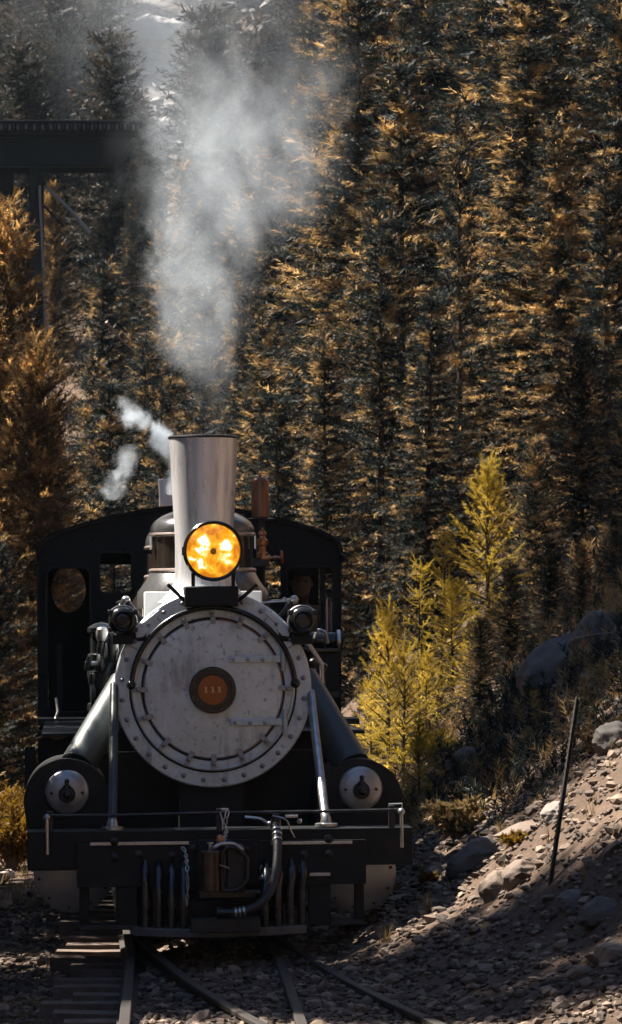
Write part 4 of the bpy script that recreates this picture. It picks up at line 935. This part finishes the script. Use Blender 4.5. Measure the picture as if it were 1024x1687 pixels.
# shrubs: twigs and leaves
def shrub(name, px, py_base, Y, w, h, n, label, leaf, tw, lf=.03, cat='shrub', leaves=True):
    if px > 300: X, Y, z = ground_hit(px, py_base)
    else: X = (px-512)/FPX*Y; z = hz(X, Y)
    r = np.random.default_rng((px*31+py_base*17) % 9999); root = empty(name, (X, Y, z-.02), label, cat)
    b = MB(); P = []; D = []; Ls = []
    for i in range(n):
        a = r.uniform(0, 6.28); rr = w*math.sqrt(r.uniform()); p1 = Vector((math.cos(a)*rr, math.sin(a)*rr, h*r.uniform(.55, 1)*(1-.3*(rr/w)**2)))
        pm = p1*.5+Vector((0, 0, h*.12))+Vector(r.normal(0, .04*h, 3)); pts = spline([Vector((p1.x*.12, p1.y*.12, 0)), pm, p1], 3)
        b.tube(pts, [.006]*3+[.0045]*2+[.002]*(len(pts)-5), 4, False)
        for u in range(2, len(pts)):
            d = (pts[u]-pts[u-1]).normalized()
            for k in range(2):
                e = np.array(d)+r.normal(0, .6, 3); e /= np.linalg.norm(e); P.append(np.array(pts[u-1].lerp(pts[u], r.uniform()))); D.append(e); Ls.append(r.uniform(.10, .2)*h)
    b.build('twigs', tw, root)
    V, T = needles_from(np.array(P), np.array(D), np.array(Ls), 9, lf, lf*.22, 1.0, 3)
    place(np_mesh('leaves', V, T, leaf), 'foliage', root)
shrub('dry_shrub', 755, 1385, 28.2, .26, .36, 60, 'dry golden shrub on the bank right of the buffer beam', dry_grass, dead_wood, .05)
shrub('dry_shrub', 835, 1290, 28.5, .26, .30, 40, 'sparse brown shrub on the bank below the small golden conifer', needle_brown, dead_wood, .035)
shrub('dry_shrub', 985, 1240, 26.2, .3, .30, 36, 'twiggy brown shrub at the right edge beside the leaning post', needle_brown, dead_wood, .03)
shrub('dry_shrub', 720, 1260, 31, .3, .35, 40, 'half shaded shrub under the young pines', needle_gold, dead_wood, .04)
shrub('dry_shrub', 1000, 870, 34, .35, .5, 40, 'dark shrub behind the grey boulder', needle_brown, dead_wood, .04)
shrub('dry_shrub', 705, 1458, 26.6, .07, .12, 14, 'tiny orange plant at the foot of the bank behind the step', leaf_gold, dead_wood, .03)
shrub('dry_shrub', 850, 1395, 25.2, .12, .12, 20, 'low golden weed on the lit strip of the bank', leaf_gold, dead_wood, .035)
shrub('autumn_bush', 20, 1400, 36.5, .42, .72, 90, 'yellow orange autumn bush at the left edge beside the cylinder', leaf_gold, dead_wood, .055)
shrub('autumn_bush', -40, 1380, 38, .5, .95, 70, 'autumn bush cut by the left edge', leaf_gold, dead_wood, .055)
shrub('autumn_bush', 45, 1370, 40, .35, .7, 60, 'smaller orange bush half hidden by the left cylinder', leaf_gold, dead_wood, .055)

# undergrowth on the wooded slopes
def undergrowth():
    r = np.random.default_rng(31); n = 14000
    X = r.uniform(-.5, 9, n); Y = np.where(r.uniform(size=n) < .5, r.uniform(24.9, 44, n), r.uniform(28.5, 75, n)); k = (X > np.interp(Y, SY, SX)+.95+np.maximum(0, 32-Y)*.06) & (X < .09*Y+.8); X, Y = X[k], Y[k]
    X2 = r.uniform(-9, -2.6, 2500); Y2 = r.uniform(38, 70, 2500); X, Y = np.concatenate([X, X2]), np.concatenate([Y, Y2])
    P = np.stack([X, Y, H(X, Y)-.02], 1); D = r.normal(0, .5, (len(X), 3)); D[:, 2] = 1; D /= np.linalg.norm(D, axis=1, keepdims=True)
    L_ = r.uniform(.10, .34, len(X)); V, T = needles_from(P, D, L_, 34, .085, .006, 1.15, 5)
    n = 6500; X = r.uniform(-14, 14, n); Y = r.uniform(60, 122, n); P = np.stack([X, Y, H(X, Y)-.03], 1); D = r.normal(0, .5, (n, 3)); D[:, 2] = 1; D /= np.linalg.norm(D, axis=1, keepdims=True)
    V2, T2 = needles_from(P, D, r.uniform(.3, 1.0, n), 24, .22, .018, 1.15, 6); T = np.concatenate([T, T2+len(V)]); V = np.concatenate([V, V2])
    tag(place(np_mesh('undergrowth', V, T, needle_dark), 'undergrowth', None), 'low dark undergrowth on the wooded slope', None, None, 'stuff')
undergrowth()
# grass tufts
def grass():
    V = []; r = np.random.default_rng(4)
    spots = []
    for i in range(260):
        Y = r.uniform(20.5, 34); X = r.uniform(.6, .0853*Y+.3)
        if r.uniform() < .35*float(sm(.3, 1.5, X-np.interp(Y, SY, SX)))+.02: spots.append((X, Y, r.uniform(.06, .17)))
    for px, py, Y in ((650, 1500, 26.2), (895, 1330, 26), (690, 1555, 24), (640, 1545, 23.6), (835, 1420, 25), (940, 1300, 26), (980, 1270, 26), (1000, 1250, 26)):
        spots += [((px-512)/FPX*Y+r.normal(0, .02), Y, .16)]*2
    for i in range(420):
        Y = r.uniform(20, 23.2); X = r.uniform(-2.1, -1.25); spots.append((X, Y, r.uniform(.02, .07)))
    for i in range(300):
        Y = r.uniform(30, 40); X = r.uniform(-4, -2.3); spots.append((X, Y, r.uniform(.06, .2)))
    for X, Y, h in spots:
        z = hz(X, Y)
        for k in range(12):
            a = r.uniform(0, 6.28); l = r.uniform(.2, .9)*h; b = np.array([X+r.normal(0, .02), Y+r.normal(0, .02), z-.01]); t = b+np.array([math.cos(a)*l*.7, math.sin(a)*l*.7, h*r.uniform(.6, 1.1)])
            wv = np.array([-math.sin(a), math.cos(a), 0])*.0035; m_ = (b+t)/2+np.array([0, 0, h*.12])
            V += [b-wv, b+wv, m_+wv*.8, m_-wv*.8+wv, m_, t]
    V = np.array(V); n = len(V)//6; o = np.arange(n)[:, None]*6
    T = np.concatenate([o+np.array([[0, 1, 2]]), o+np.array([[0, 2, 3]]), o+np.array([[3, 2, 5]])]).astype(int)
    tag(place(np_mesh('grass', V, T, dry_grass), 'grass', None), 'dry grass tufts along the ballast and bank', None, None, 'stuff')
grass()

# ------------------------------------------------------------------ ballast and loose stones (nobody could count them)
ico = bmesh.new(); bmesh.ops.create_icosphere(ico, subdivisions=1, radius=1); IV = np.array([v.co[:] for v in ico.verts]); IF = np.array([[v.index for v in f.verts] for f in ico.faces]); ico.free()
def stones(name, X, Y, Z, sz, m, seed, flat=.6, label=None):
    r = np.random.default_rng(seed); n = len(X)
    sc = sz[:, None]*np.stack([r.uniform(.75, 1.35, n), r.uniform(.75, 1.35, n), r.uniform(flat*.7, flat*1.2, n)], 1)
    a = r.uniform(0, 6.28, n); jit = 1+r.normal(0, .16, (n, len(IV), 1))
    v = IV[None]*jit*sc[:, None]
    t1 = r.normal(0, .35, n); c, s_ = np.cos(t1)[:, None], np.sin(t1)[:, None]
    y_, z_ = v[..., 1]*c-v[..., 2]*s_, v[..., 1]*s_+v[..., 2]*c
    c, s_ = np.cos(a)[:, None], np.sin(a)[:, None]
    x2, y2 = v[..., 0]*c-y_*s_, v[..., 0]*s_+y_*c
    Vv = np.stack([x2+X[:, None], y2+Y[:, None], z_+Z[:, None]], -1).reshape(-1, 3)
    Ff = (IF[None]+np.arange(n)[:, None, None]*len(IV)).reshape(-1, 3)
    return tag(place(np_mesh(name, Vv, Ff, m), name, None), label, None, None, 'stuff')
n = 30000
X = rng.uniform(-2.6, 4.2, n); Y = 18.8+rng.uniform(0, 1, n)**1.5*14
inview = np.abs(X) < .0853*Y+.5; X, Y = X[inview], Y[inview]
tie_zone = (X < -1.02) & (X > -1.6) & (Y < 23.5)
keep = ~tie_zone | (rng.uniform(size=len(X)) < .6); X, Y = X[keep], Y[keep]
bank = sm(.3, 1.4, X-np.interp(Y, SY, SX)); sz = np.exp(rng.normal(0, .42, len(X)))*(.019+.002*bank); 
keep = rng.uniform(size=len(X)) < 1-.3*bank; X, Y, sz = X[keep], Y[keep], np.minimum(sz[keep], .07)
stones('gravel', X, Y, H(X, Y)+sz*.25, sz, ballast_m, 21, label='brown grey ballast and rubble round the rails and up the bank')
n = 420; X = rng.uniform(.6, 4, n); Y = rng.uniform(19.5, 36, n); k = (np.abs(X) < .0853*Y+.4) & (X > np.interp(Y, SY, SX)+.5); X, Y = X[k], Y[k]; sz = np.exp(rng.normal(0, .35, len(X)))*.038
stones('rubble', X, Y, H(X, Y)+sz*.1, sz, rock, 22, .55, label='loose fist sized rubble on the bank')
n = 5200; Y = rng.uniform(124, 185, n); X = (rng.uniform(-60, 620, n)-512)/FPX*Y; k = (wob(X, Y, .35) > .12); X, Y = X[k], Y[k]; sz = np.exp(rng.normal(0, .5, len(X)))*.28
stones('scree', X, Y, H(X, Y)+sz*.2, sz, scree, 23, .6, label='pale scree on the far hillside')

# ------------------------------------------------------------------ rocks one can tell apart
def F_(Y): return FPX/Y
def rock_at(px, py, Y, sx, sy, sz_, label, m=rock, seed=0, rot=0, tilt=0, name='rock'):
    r = np.random.default_rng(seed+100); bm = bmesh.new(); bmesh.ops.create_icosphere(bm, subdivisions=4, radius=1)
    dirs = r.normal(size=(16, 3)); dirs /= np.linalg.norm(dirs, axis=1, keepdims=True); lim = r.uniform(.62, .95, 16)
    for v in bm.verts:
        c = np.array(v.co); d = dirs @ c; over = np.max(d/lim); c = c/max(1, over*.94+.06)
        c *= 1+.035*math.sin(c[0]*9+seed)+.03*math.sin(c[1]*11+c[2]*7)+.02*math.sin(c[2]*19+c[0]*13)
        v.co = (c[0]*sx, c[1]*sy, c[2]*sz_)
    me = bpy.data.meshes.new(name); bm.to_mesh(me); bm.free(); me.polygons.foreach_set('use_smooth', [True]*len(me.polygons)); me.set_sharp_from_angle(angle=R(28)); me.materials.append(m)
    p = ground_hit(px, py+sz_*F_(Y)*.55); g = p.z; q_ = p.y/Y; sx, sy, sz_ = sx, sy, sz_
    return tag(place(me, name, None, (p.x, p.y, g+sz_*.25), (0, tilt, rot)), label, 'rock')
rock_at(925, 1085, 33.5, .46, .40, .30, 'large smooth grey boulder on the bank at right', rock_grey, 1, .3, R(-38), 'boulder')
rock_at(985, 1040, 33.6, .30, .28, .25, 'dark boulder touching the right of the large smooth boulder', rock_grey, 2, 1, R(-20), 'boulder')
rock_at(1000, 1010, 31, .16, .14, .12, 'brown rock at the right edge above the dead branch', rock, 3)
rock_at(858, 1432, 24.6, .13, .12, .12, 'sunlit brown rock on the lit strip left of the leaning post', rock, 4, .5, R(-30))
rock_at(822, 1455, 24.3, .13, .14, .11, 'rounded rock half in shadow below the sunlit brown rock', rock, 5, 1.5, R(-35))
rock_at(915, 1335, 25.6, .12, .1, .08, 'pale rock behind the leaning post', pale_rock, 6, .8, R(-30))
rock_at(780, 1410, 27.5, .22, .2, .14, 'shaded rock slab in the middle of the bank', rock_grey, 7, .2, R(-30))
rock_at(718, 1435, 27.8, .09, .08, .06, 'small pale stone near the orange plant', pale_rock, 8)
rock_at(1005, 1565, 21.2, .11, .1, .09, 'brown stone at the lower right edge', rock, 9, .4, R(-20))
rock_at(955, 1600, 20.8, .09, .08, .05, 'flat stone low on the bank near the lower right corner', rock, 10, .9)
rock_at(985, 1500, 22.4, .14, .12, .1, 'dark rounded rock in the shade under the post', rock_grey, 11, .3, R(-25))
rock_at(940, 1480, 22.8, .11, .1, .07, 'flat grey stone right of the foot of the post', rock_grey, 12, .6, R(-25))
rock_at(1012, 1215, 27, .17, .16, .14, 'grey rock at the right edge above the twiggy shrub', rock_grey, 13)
rock_at(845, 1265, 30, .2, .17, .13, 'grey slab behind the sparse brown shrub', rock_grey, 14, .5, R(-25))
rock_at(725, 1330, 30, .15, .14, .1, 'shaded grey stone behind the dry golden shrub', rock_grey, 15, .2, R(-20))
rock_at(770, 1250, 32.5, .2, .2, .15, 'dark rock at the foot of the low pines', rock_grey, 16)
rock_at(12, 1412, 34.5, .085, .08, .09, 'round tan boulder at the left edge, on top of the white one', pale_rock, 17, 0, 0, 'boulder')
rock_at(8, 1440, 33.8, .13, .1, .075, 'white flat boulder at the left edge below the autumn bush', white_stone, 18, 0, 0, 'boulder')
rock_at(48, 1452, 34, .07, .06, .05, 'small stone right of the white boulder', pale_rock, 19)
# dead branches
def branch(pts, r, label, twigs=3, seed=0):
    rr = random.Random(seed); P = spline(pts, 5); o = P[0]; b = MB().tube([p-o for p in P], [r*(1-.7*i/(len(P)-1)) for i in range(len(P))], 6)
    for k in range(twigs):
        p = P[rr.randrange(2, len(P)-1)]-o; b.tube([p, p+Vector((rr.uniform(-.1, .1), rr.uniform(-.08, .08), rr.uniform(.03, .12)))], [r*.4, r*.15], 5)
    ob = b.build('dead_branch', dead_wood); ob.location = o; return tag(ob, label, 'branch')
branch([world_at(948, 1052, 31.5), world_at(975, 1046, 31.3), world_at(1024, 1040, 31.0)], .012, 'pale dead branch lying across the top of the boulder', 3, 1)
branch([world_at(995, 1105, 29.5), world_at(975, 1090, 29.4), world_at(952, 1075, 29.3)], .007, 'thin bare twig with yellow leaves right of the boulder', 2, 2)
branch([world_at(985, 1260, 26), world_at(965, 1248, 25.9), world_at(950, 1238, 25.8)], .006, 'thin dead twig sticking out right of the post', 2, 3)
branch([world_at(175, 530, 70), world_at(200, 560, 70.3), world_at(225, 582, 71)], .035, 'pale broken branch hanging in the dark trees right of the bridge column', 10, 4)
# leaning steel post on the bank
p0, p1 = world_at(898, 1482, 23.2), world_at(951, 1150, 24.4); p0 = ground_hit(898, 1470); p1 = world_at(951, 1150, p0.y+.5); p0.z -= .15; d = (p1-p0); q = d.to_track_quat('Z', 'Y').to_matrix().to_4x4()
post = empty('steel_post', p0, 'rusty thin steel post leaning on the bank at right', 'post'); post.matrix_world = Matrix.Translation(p0) @ q
mb = MB().box((-.015, -.003, 0), (.015, .003, d.length)).box((-.003, .003, 0), (.003, .024, d.length)); mb.build('shaft', post_steel, post)
stud = MB().box((.015, -.003, -.006), (.021, .003, .006)).mesh('stud', post_steel)
for i in range(26): place(stud, 'stud', post, (0, 0, .25+i*(d.length-.3)/26))

# ------------------------------------------------------------------ trestle bridge
YB = 100.0
def bx(px): return (px-512)/FPX*YB
def bz(py): return CAMZ-(py-HOR)/FPX*YB
bridge = empty('trestle_bridge', (bx(64), YB, hz(bx(64), YB)), 'dark steel trestle bridge deck on a tall column at upper left', 'bridge'); bo = bridge.location
def bb(name, px0, py0, px1, py1, dy0, dy1, m=bridge_steel, parent=None):
    return MB().box((bx(px0)-bo.x, dy0, bz(py1)-bo.z), (bx(px1)-bo.x, dy1, bz(py0)-bo.z)).build(name, m, parent or bridge, .02)
gp = [(-1400, 233), (225, 226), (212, 250), (186, 279), (-1400, 281)]
for dy in (-1.0, .8): MB().prism([(bx(x)-bo.x, bz(y)-bo.z) for x, y in gp], dy, dy+.12).build('girder', bridge_steel, bridge)
bb('flange', -1400, 231, 226, 235, -1.12, -.78); bb('flange', -1400, 278, 190, 282, -1.12, -.78)
bb('deck', -1400, 222, 226, 229, -1.3, 1.3)
tie_me = MB().box((-.085, -1.55, -.10), (.085, 1.55, .10)).mesh('bridge_tie', bridge_steel)
tcap = MB().box((-.03, -1.575, -.085), (.035, -1.552, .06)).mesh('tie_end', tie_wood)
for i in range(62):
    x = 224-13.4*i
    t = place(tie_me, 'bridge_tie', bridge, (bx(x)-bo.x, random.uniform(-.04, .04), bz(221)-bo.z)); place(tcap, 'tie_end', t)
bb('guard_timber', -1400, 208, 226, 214, -1.25, -1.05)
bb('column', 51, 283, 74, 1100, -.9, -.4); bb('column', -2, 283, 20, 1100, .3, .8)
for a, b in (((52, 283), (20, 300)),): pass
def rod(name, a, b, dy, r, m=bridge_steel): MB().tube([Vector((bx(a[0])-bo.x, dy, bz(a[1])-bo.z)), Vector((bx(b[0])-bo.x, dy, bz(b[1])-bo.z))], r, 8).build(name, m, bridge)
MB().tube(spline([Vector((bx(x)-bo.x, -.95, bz(y)-bo.z)) for x, y in ((69, 300), (70, 340), (73, 400), (76, 480), (79, 545))], 5), .035, 8).build('drain_pipe', bridge_pipe, bridge)
rod('brace', (74, 308), (118, 350), -.6, .05, bridge_pipe); rod('brace', (118, 350), (150, 388), -.6, .05, bridge_pipe); rod('brace', (72, 340), (108, 378), -.5, .035); rod('brace', (50, 345), (26, 410), -.2, .04); rod('brace', (20, 330), (34, 420), 0, .04)
bb('bracket', 66, 292, 78, 312, -1.0, -.5)

# ------------------------------------------------------------------ engine driver in the right front window of the cab
def lw(p): return LO+LM @ Vector(p)
def person():
    hp = L(506, 962, 7.05); shx = hp.x
    base = Vector((shx-.03, 7.1, L(500, 1186, 7.1).z-.16))
    root = empty('person', lw(base), 'engine driver in dark work shirt and cap sitting behind the right front cab window', 'person', rot=LROT)
    J = {'pelvis': (0, .1, .62), 'waist': (0, .1, .78), 'chest': (0, .08, .98), 'neck': (-.01, .05, 1.14), 'headb': (-.015, .02, 1.22), 'head': (-.02, 0, 1.33), 'top': (-.02, .0, 1.39),
         'shl': (-.18, .08, 1.06), 'ell': (-.23, -.05, .82), 'wrl': (-.17, -.28, .80), 'hl': (-.14, -.36, .80), 'shr': (.18, .08, 1.06), 'elr': (.23, -.10, .83), 'wrr': (.22, -.33, .78), 'hr': (.21, -.41, .78),
         'hpl': (-.1, .08, .60), 'knl': (-.13, -.34, .58), 'anl': (-.13, -.36, .16), 'tol': (-.13, -.52, .10), 'hpr': (.1, .08, .60), 'knr': (.13, -.34, .58), 'anr': (.13, -.36, .16), 'tor': (.13, -.52, .10)}
    rad = dict(pelvis=.15, waist=.13, chest=.155, neck=.055, headb=.07, head=.098, top=.075, shl=.075, ell=.05, wrl=.034, hl=.04, shr=.075, elr=.05, wrr=.034, hr=.04, hpl=.10, knl=.07, anl=.045, tol=.045, hpr=.10, knr=.07, anr=.045, tor=.045)
    E = ['pelvis waist', 'waist chest', 'chest neck', 'neck headb', 'headb head', 'head top', 'chest shl', 'shl ell', 'ell wrl', 'wrl hl', 'chest shr', 'shr elr', 'elr wrr', 'wrr hr', 'pelvis hpl', 'hpl knl', 'knl anl', 'anl tol', 'pelvis hpr', 'hpr knr', 'knr anr', 'anr tor']
    K = list(J); V = [Vector(J[k]) for k in K]; RR = [rad[k] for k in K]; ed = [tuple(K.index(w) for w in e.split()) for e in E]
    for s, w in ((-1, 'hl'), (1, 'hr')):
        h = Vector(J[w])
        for f, (dx, ln) in enumerate(((-.028, .075), (-.010, .085), (.010, .08), (.028, .065))):
            a = len(V); V += [h+Vector((dx, -.035, 0)), h+Vector((dx*1.1, -.035-ln*.6, -.012)), h+Vector((dx*1.1, -.035-ln, -.045))]; RR += [.010, .009, .008]; ed += [(K.index(w), a), (a, a+1), (a+1, a+2)]
        a = len(V); V += [h+Vector((-s*.04, -.01, -.01)), h+Vector((-s*.055, -.045, -.03))]; RR += [.011, .009]; ed += [(K.index(w), a), (a, a+1)]
    me = bpy.data.meshes.new('body'); me.from_pydata(V, ed, []); o = bpy.data.objects.new('body', me); COL.objects.link(o); o.parent = root
    sk = o.modifiers.new('skin', 'SKIN'); sk.use_smooth_shade = True
    for i, d in enumerate(me.skin_vertices[0].data): d.radius = (RR[i], RR[i]); d.use_root = (i == 0)
    ss = o.modifiers.new('sub', 'SUBSURF'); ss.levels = 1; ss.render_levels = 1
    me.materials.append(shirt)
    hd = Vector(J['head'])
    # bare head over the collar: face, features, cap
    face = MB().ball(hd+Vector((0, -.005, 0)), .102, 20, (.86, 1.0, 1.2)); face.ball(hd+Vector((0, -.105, -.012)), .02, 8, (.8, 1, 1.3)); face.box(hd+Vector((-.024, -.096, -.062)), hd+Vector((.024, -.088, -.052)))
    for s in (-1, 1): face.ball(hd+Vector((s*.09, .0, -.005)), .022, 8, (.5, 1, 1.4))
    fo = face.build('face', skin, root)
    ey = MB()
    for s in (-1, 1): ey.ball(hd+Vector((s*.034, -.094, .014)), .011, 8)
    ey.build('eyes', hair_mat, fo)
    MB().ball(hd+Vector((0, .02, .03)), .103, 16, (.9, 1, 1.05)).build('hair', hair_mat, root)
    MB().lathe([(.1, .055), (.112, .06), (.118, .10), (.10, .145), (1e-4, .155)], hd+Vector((0, .01, 0)), (0, 0, 1), 24).box(hd+Vector((-.075, -.19, .058)), hd+Vector((.075, -.08, .066))).build('cap', cap_cloth, root)
    MB().box(base+Vector((-.24, -.06, .46)), base+Vector((.24, .42, .54))).box(base+Vector((-.06, .1, .0)), base+Vector((.06, .2, .46))).build('driver_seat', black, loco, .02)
person()

# ------------------------------------------------------------------ smoke, steam and haze (volumes)
def vol(name, pts, label, dens, zfall, noise, thr, color=(.80, .90, .99), seed=0.0, edge=.25):
    """closed tube round the centre line pts = [(world point, radius)]; density is noise inside a soft centre line falloff"""
    o0 = Vector(pts[0][0]); P = [(Vector(p)-o0, r) for p, r in pts]
    b = MB().tube([p for p, r in P], [r*1.4 for p, r in P], 20)
    m = bpy.data.materials.new(name+'_volume'); m.use_nodes = True; nt = m.node_tree; nt.nodes.remove(nt.nodes['Principled BSDF']); out = nt.nodes['Material Output']
    v = nt.nodes.new('ShaderNodeVolumePrincipled'); v.inputs['Color'].default_value = (*color, 1); v.inputs['Anisotropy'].default_value = .1
    nt.links.new(v.outputs[0], out.inputs['Volume'])
    tc = nt.nodes.new('ShaderNodeTexCoord'); sx = nt.nodes.new('ShaderNodeSeparateXYZ'); nt.links.new(tc.outputs['Object'], sx.inputs[0])
    z0, z1 = P[0][0].z, P[-1][0].z; horiz = abs(z1-z0) < .2
    def curve(vals):
        mr = nt.nodes.new('ShaderNodeMapRange'); mr.inputs['From Min'].default_value = z0; mr.inputs['From Max'].default_value = z1
        nt.links.new(sx.outputs['Z'], mr.inputs['Value'])
        f = nt.nodes.new('ShaderNodeFloatCurve'); c = f.mapping.curves[0]; lo, hi = min(vals), max(vals); sp = (hi-lo) or 1
        ts = [(p.z-z0)/(z1-z0) for p, r in P]
        c.points[0].location = (ts[0], (vals[0]-lo)/sp); c.points[1].location = (ts[-1], (vals[-1]-lo)/sp)
        for t, q in list(zip(ts, vals))[1:-1]: c.points.new(t, (q-lo)/sp)
        f.mapping.update(); nt.links.new(mr.outputs[0], f.inputs['Value'])
        a = nt.nodes.new('ShaderNodeMath'); a.operation = 'MULTIPLY_ADD'; a.inputs[1].default_value = sp; a.inputs[2].default_value = lo; nt.links.new(f.outputs[0], a.inputs[0]); return a.outputs[0]
    def M(op, a, b=None, c=None, clamp=False):
        n = nt.nodes.new('ShaderNodeMath'); n.operation = op; n.use_clamp = clamp
        for i, q in enumerate((a, b, c)):
            if q is None: continue
            if isinstance(q, (int, float)): n.inputs[i].default_value = q
            else: nt.links.new(q, n.inputs[i])
        return n.outputs[0]
    n0 = nt.nodes.new('ShaderNodeTexNoise'); n0.inputs['Scale'].default_value = noise; n0.inputs['Detail'].default_value = 7; n0.inputs['Roughness'].default_value = .66; n0.inputs['Distortion'].default_value = .9
    mp = nt.nodes.new('ShaderNodeMapping'); mp.inputs['Location'].default_value = (seed, seed*.7, 0); mp.inputs['Scale'].default_value = (1, 1, .75)
    nt.links.new(tc.outputs['Object'], mp.inputs[0]); nt.links.new(mp.outputs[0], n0.inputs['Vector'])
    dx = M('SUBTRACT', sx.outputs['X'], curve([p.x for p, r in P])); dy = M('SUBTRACT', sx.outputs['Y'], curve([p.y for p, r in P]))
    d = M('DIVIDE', M('SQRT', M('ADD', M('MULTIPLY', dx, dx), M('MULTIPLY', dy, dy))), curve([r for p, r in P]))
    mr = nt.nodes.new('ShaderNodeMapRange'); mr.interpolation_type = 'SMOOTHSTEP'; mr.inputs['From Min'].default_value = .98; mr.inputs['From Max'].default_value = edge
    nt.links.new(d, mr.inputs['Value'])
    fall = mr.outputs[0]
    nz = nt.nodes.new('ShaderNodeMapRange'); nz.interpolation_type = 'SMOOTHSTEP'; nz.inputs['From Min'].default_value = thr[0]; nz.inputs['From Max'].default_value = thr[1]
    nt.links.new(M('ADD', n0.outputs['Fac'], M('MULTIPLY_ADD', fall, .22, -.14)), nz.inputs['Value'])
    den = M('MULTIPLY', M('MULTIPLY', nz.outputs[0], fall), M('MULTIPLY', curve(zfall), dens))
    nt.links.new(den, v.inputs['Density'])
    ob = b.build(name, m); ob.location = o0
    tag(ob, label, None, None, 'stuff')
    return ob
def sp(px, py, Y, rpx): return (world_at(px, py, Y), rpx/FPX*Y)
vol('smoke', [sp(346, 716, 25.6, 45), sp(345, 640, 25.75, 70), sp(328, 560, 25.9, 115), sp(330, 450, 25.95, 165), sp(395, 300, 26.05, 262), sp(400, 150, 26.15, 300), sp(360, 30, 26.25, 320), sp(350, -120, 26.3, 330)],
    'pale grey smoke plume widening upwards from the chimney', .95, [.16, .35, .85, 1.0, .85, .4, .13, .02], 3.3, (.44, .64), seed=1.3)
vol('steam', [sp(286, 815, 28.4, 20), sp(283, 760, 28.4, 32), sp(270, 722, 28.45, 56), sp(240, 700, 28.5, 60), sp(216, 676, 28.5, 46), sp(200, 650, 28.5, 22)],
    'small bright puff of steam left of the chimney', 11, [.8, 1, 1, .9, .6, 0], 6.5, (.45, .60), seed=4.6, edge=.0)
vol('steam', [sp(184, 825, 28.6, 18), sp(190, 795, 28.6, 42), sp(205, 765, 28.6, 42), sp(214, 730, 28.6, 18)],
    'thin wisp of steam lower left of the bright puff', 5, [0, 1, .9, 0], 8, (.45, .62), seed=7.7, edge=.0)
vol('smoke', [sp(215, 420, 119, 200), sp(220, 250, 119, 300), sp(230, 100, 119, 350), sp(240, -40, 119, 360), sp(240, -200, 119, 300)],
    'thin smoke drifting over the far hillside above the bridge', .022, [.2, .8, 1, 1, .8], .22, (.30, .62), seed=2.2)
HAZE = MB().box((-170, -62, -9), (170, 424, 190)).build('haze', None)
hm = bpy.data.materials.new('thin_blue_haze'); hm.use_nodes = True; hn = hm.node_tree; hn.nodes.remove(hn.nodes['Principled BSDF'])
hv = hn.nodes.new('ShaderNodeVolumePrincipled'); hv.inputs['Color'].default_value = (.62, .82, 1, 1); hv.inputs['Density'].default_value = .0001
hn.links.new(hv.outputs[0], hn.nodes['Material Output'].inputs['Volume']); HAZE.data.materials.append(hm)
tag(HAZE, None, None, None, 'stuff')
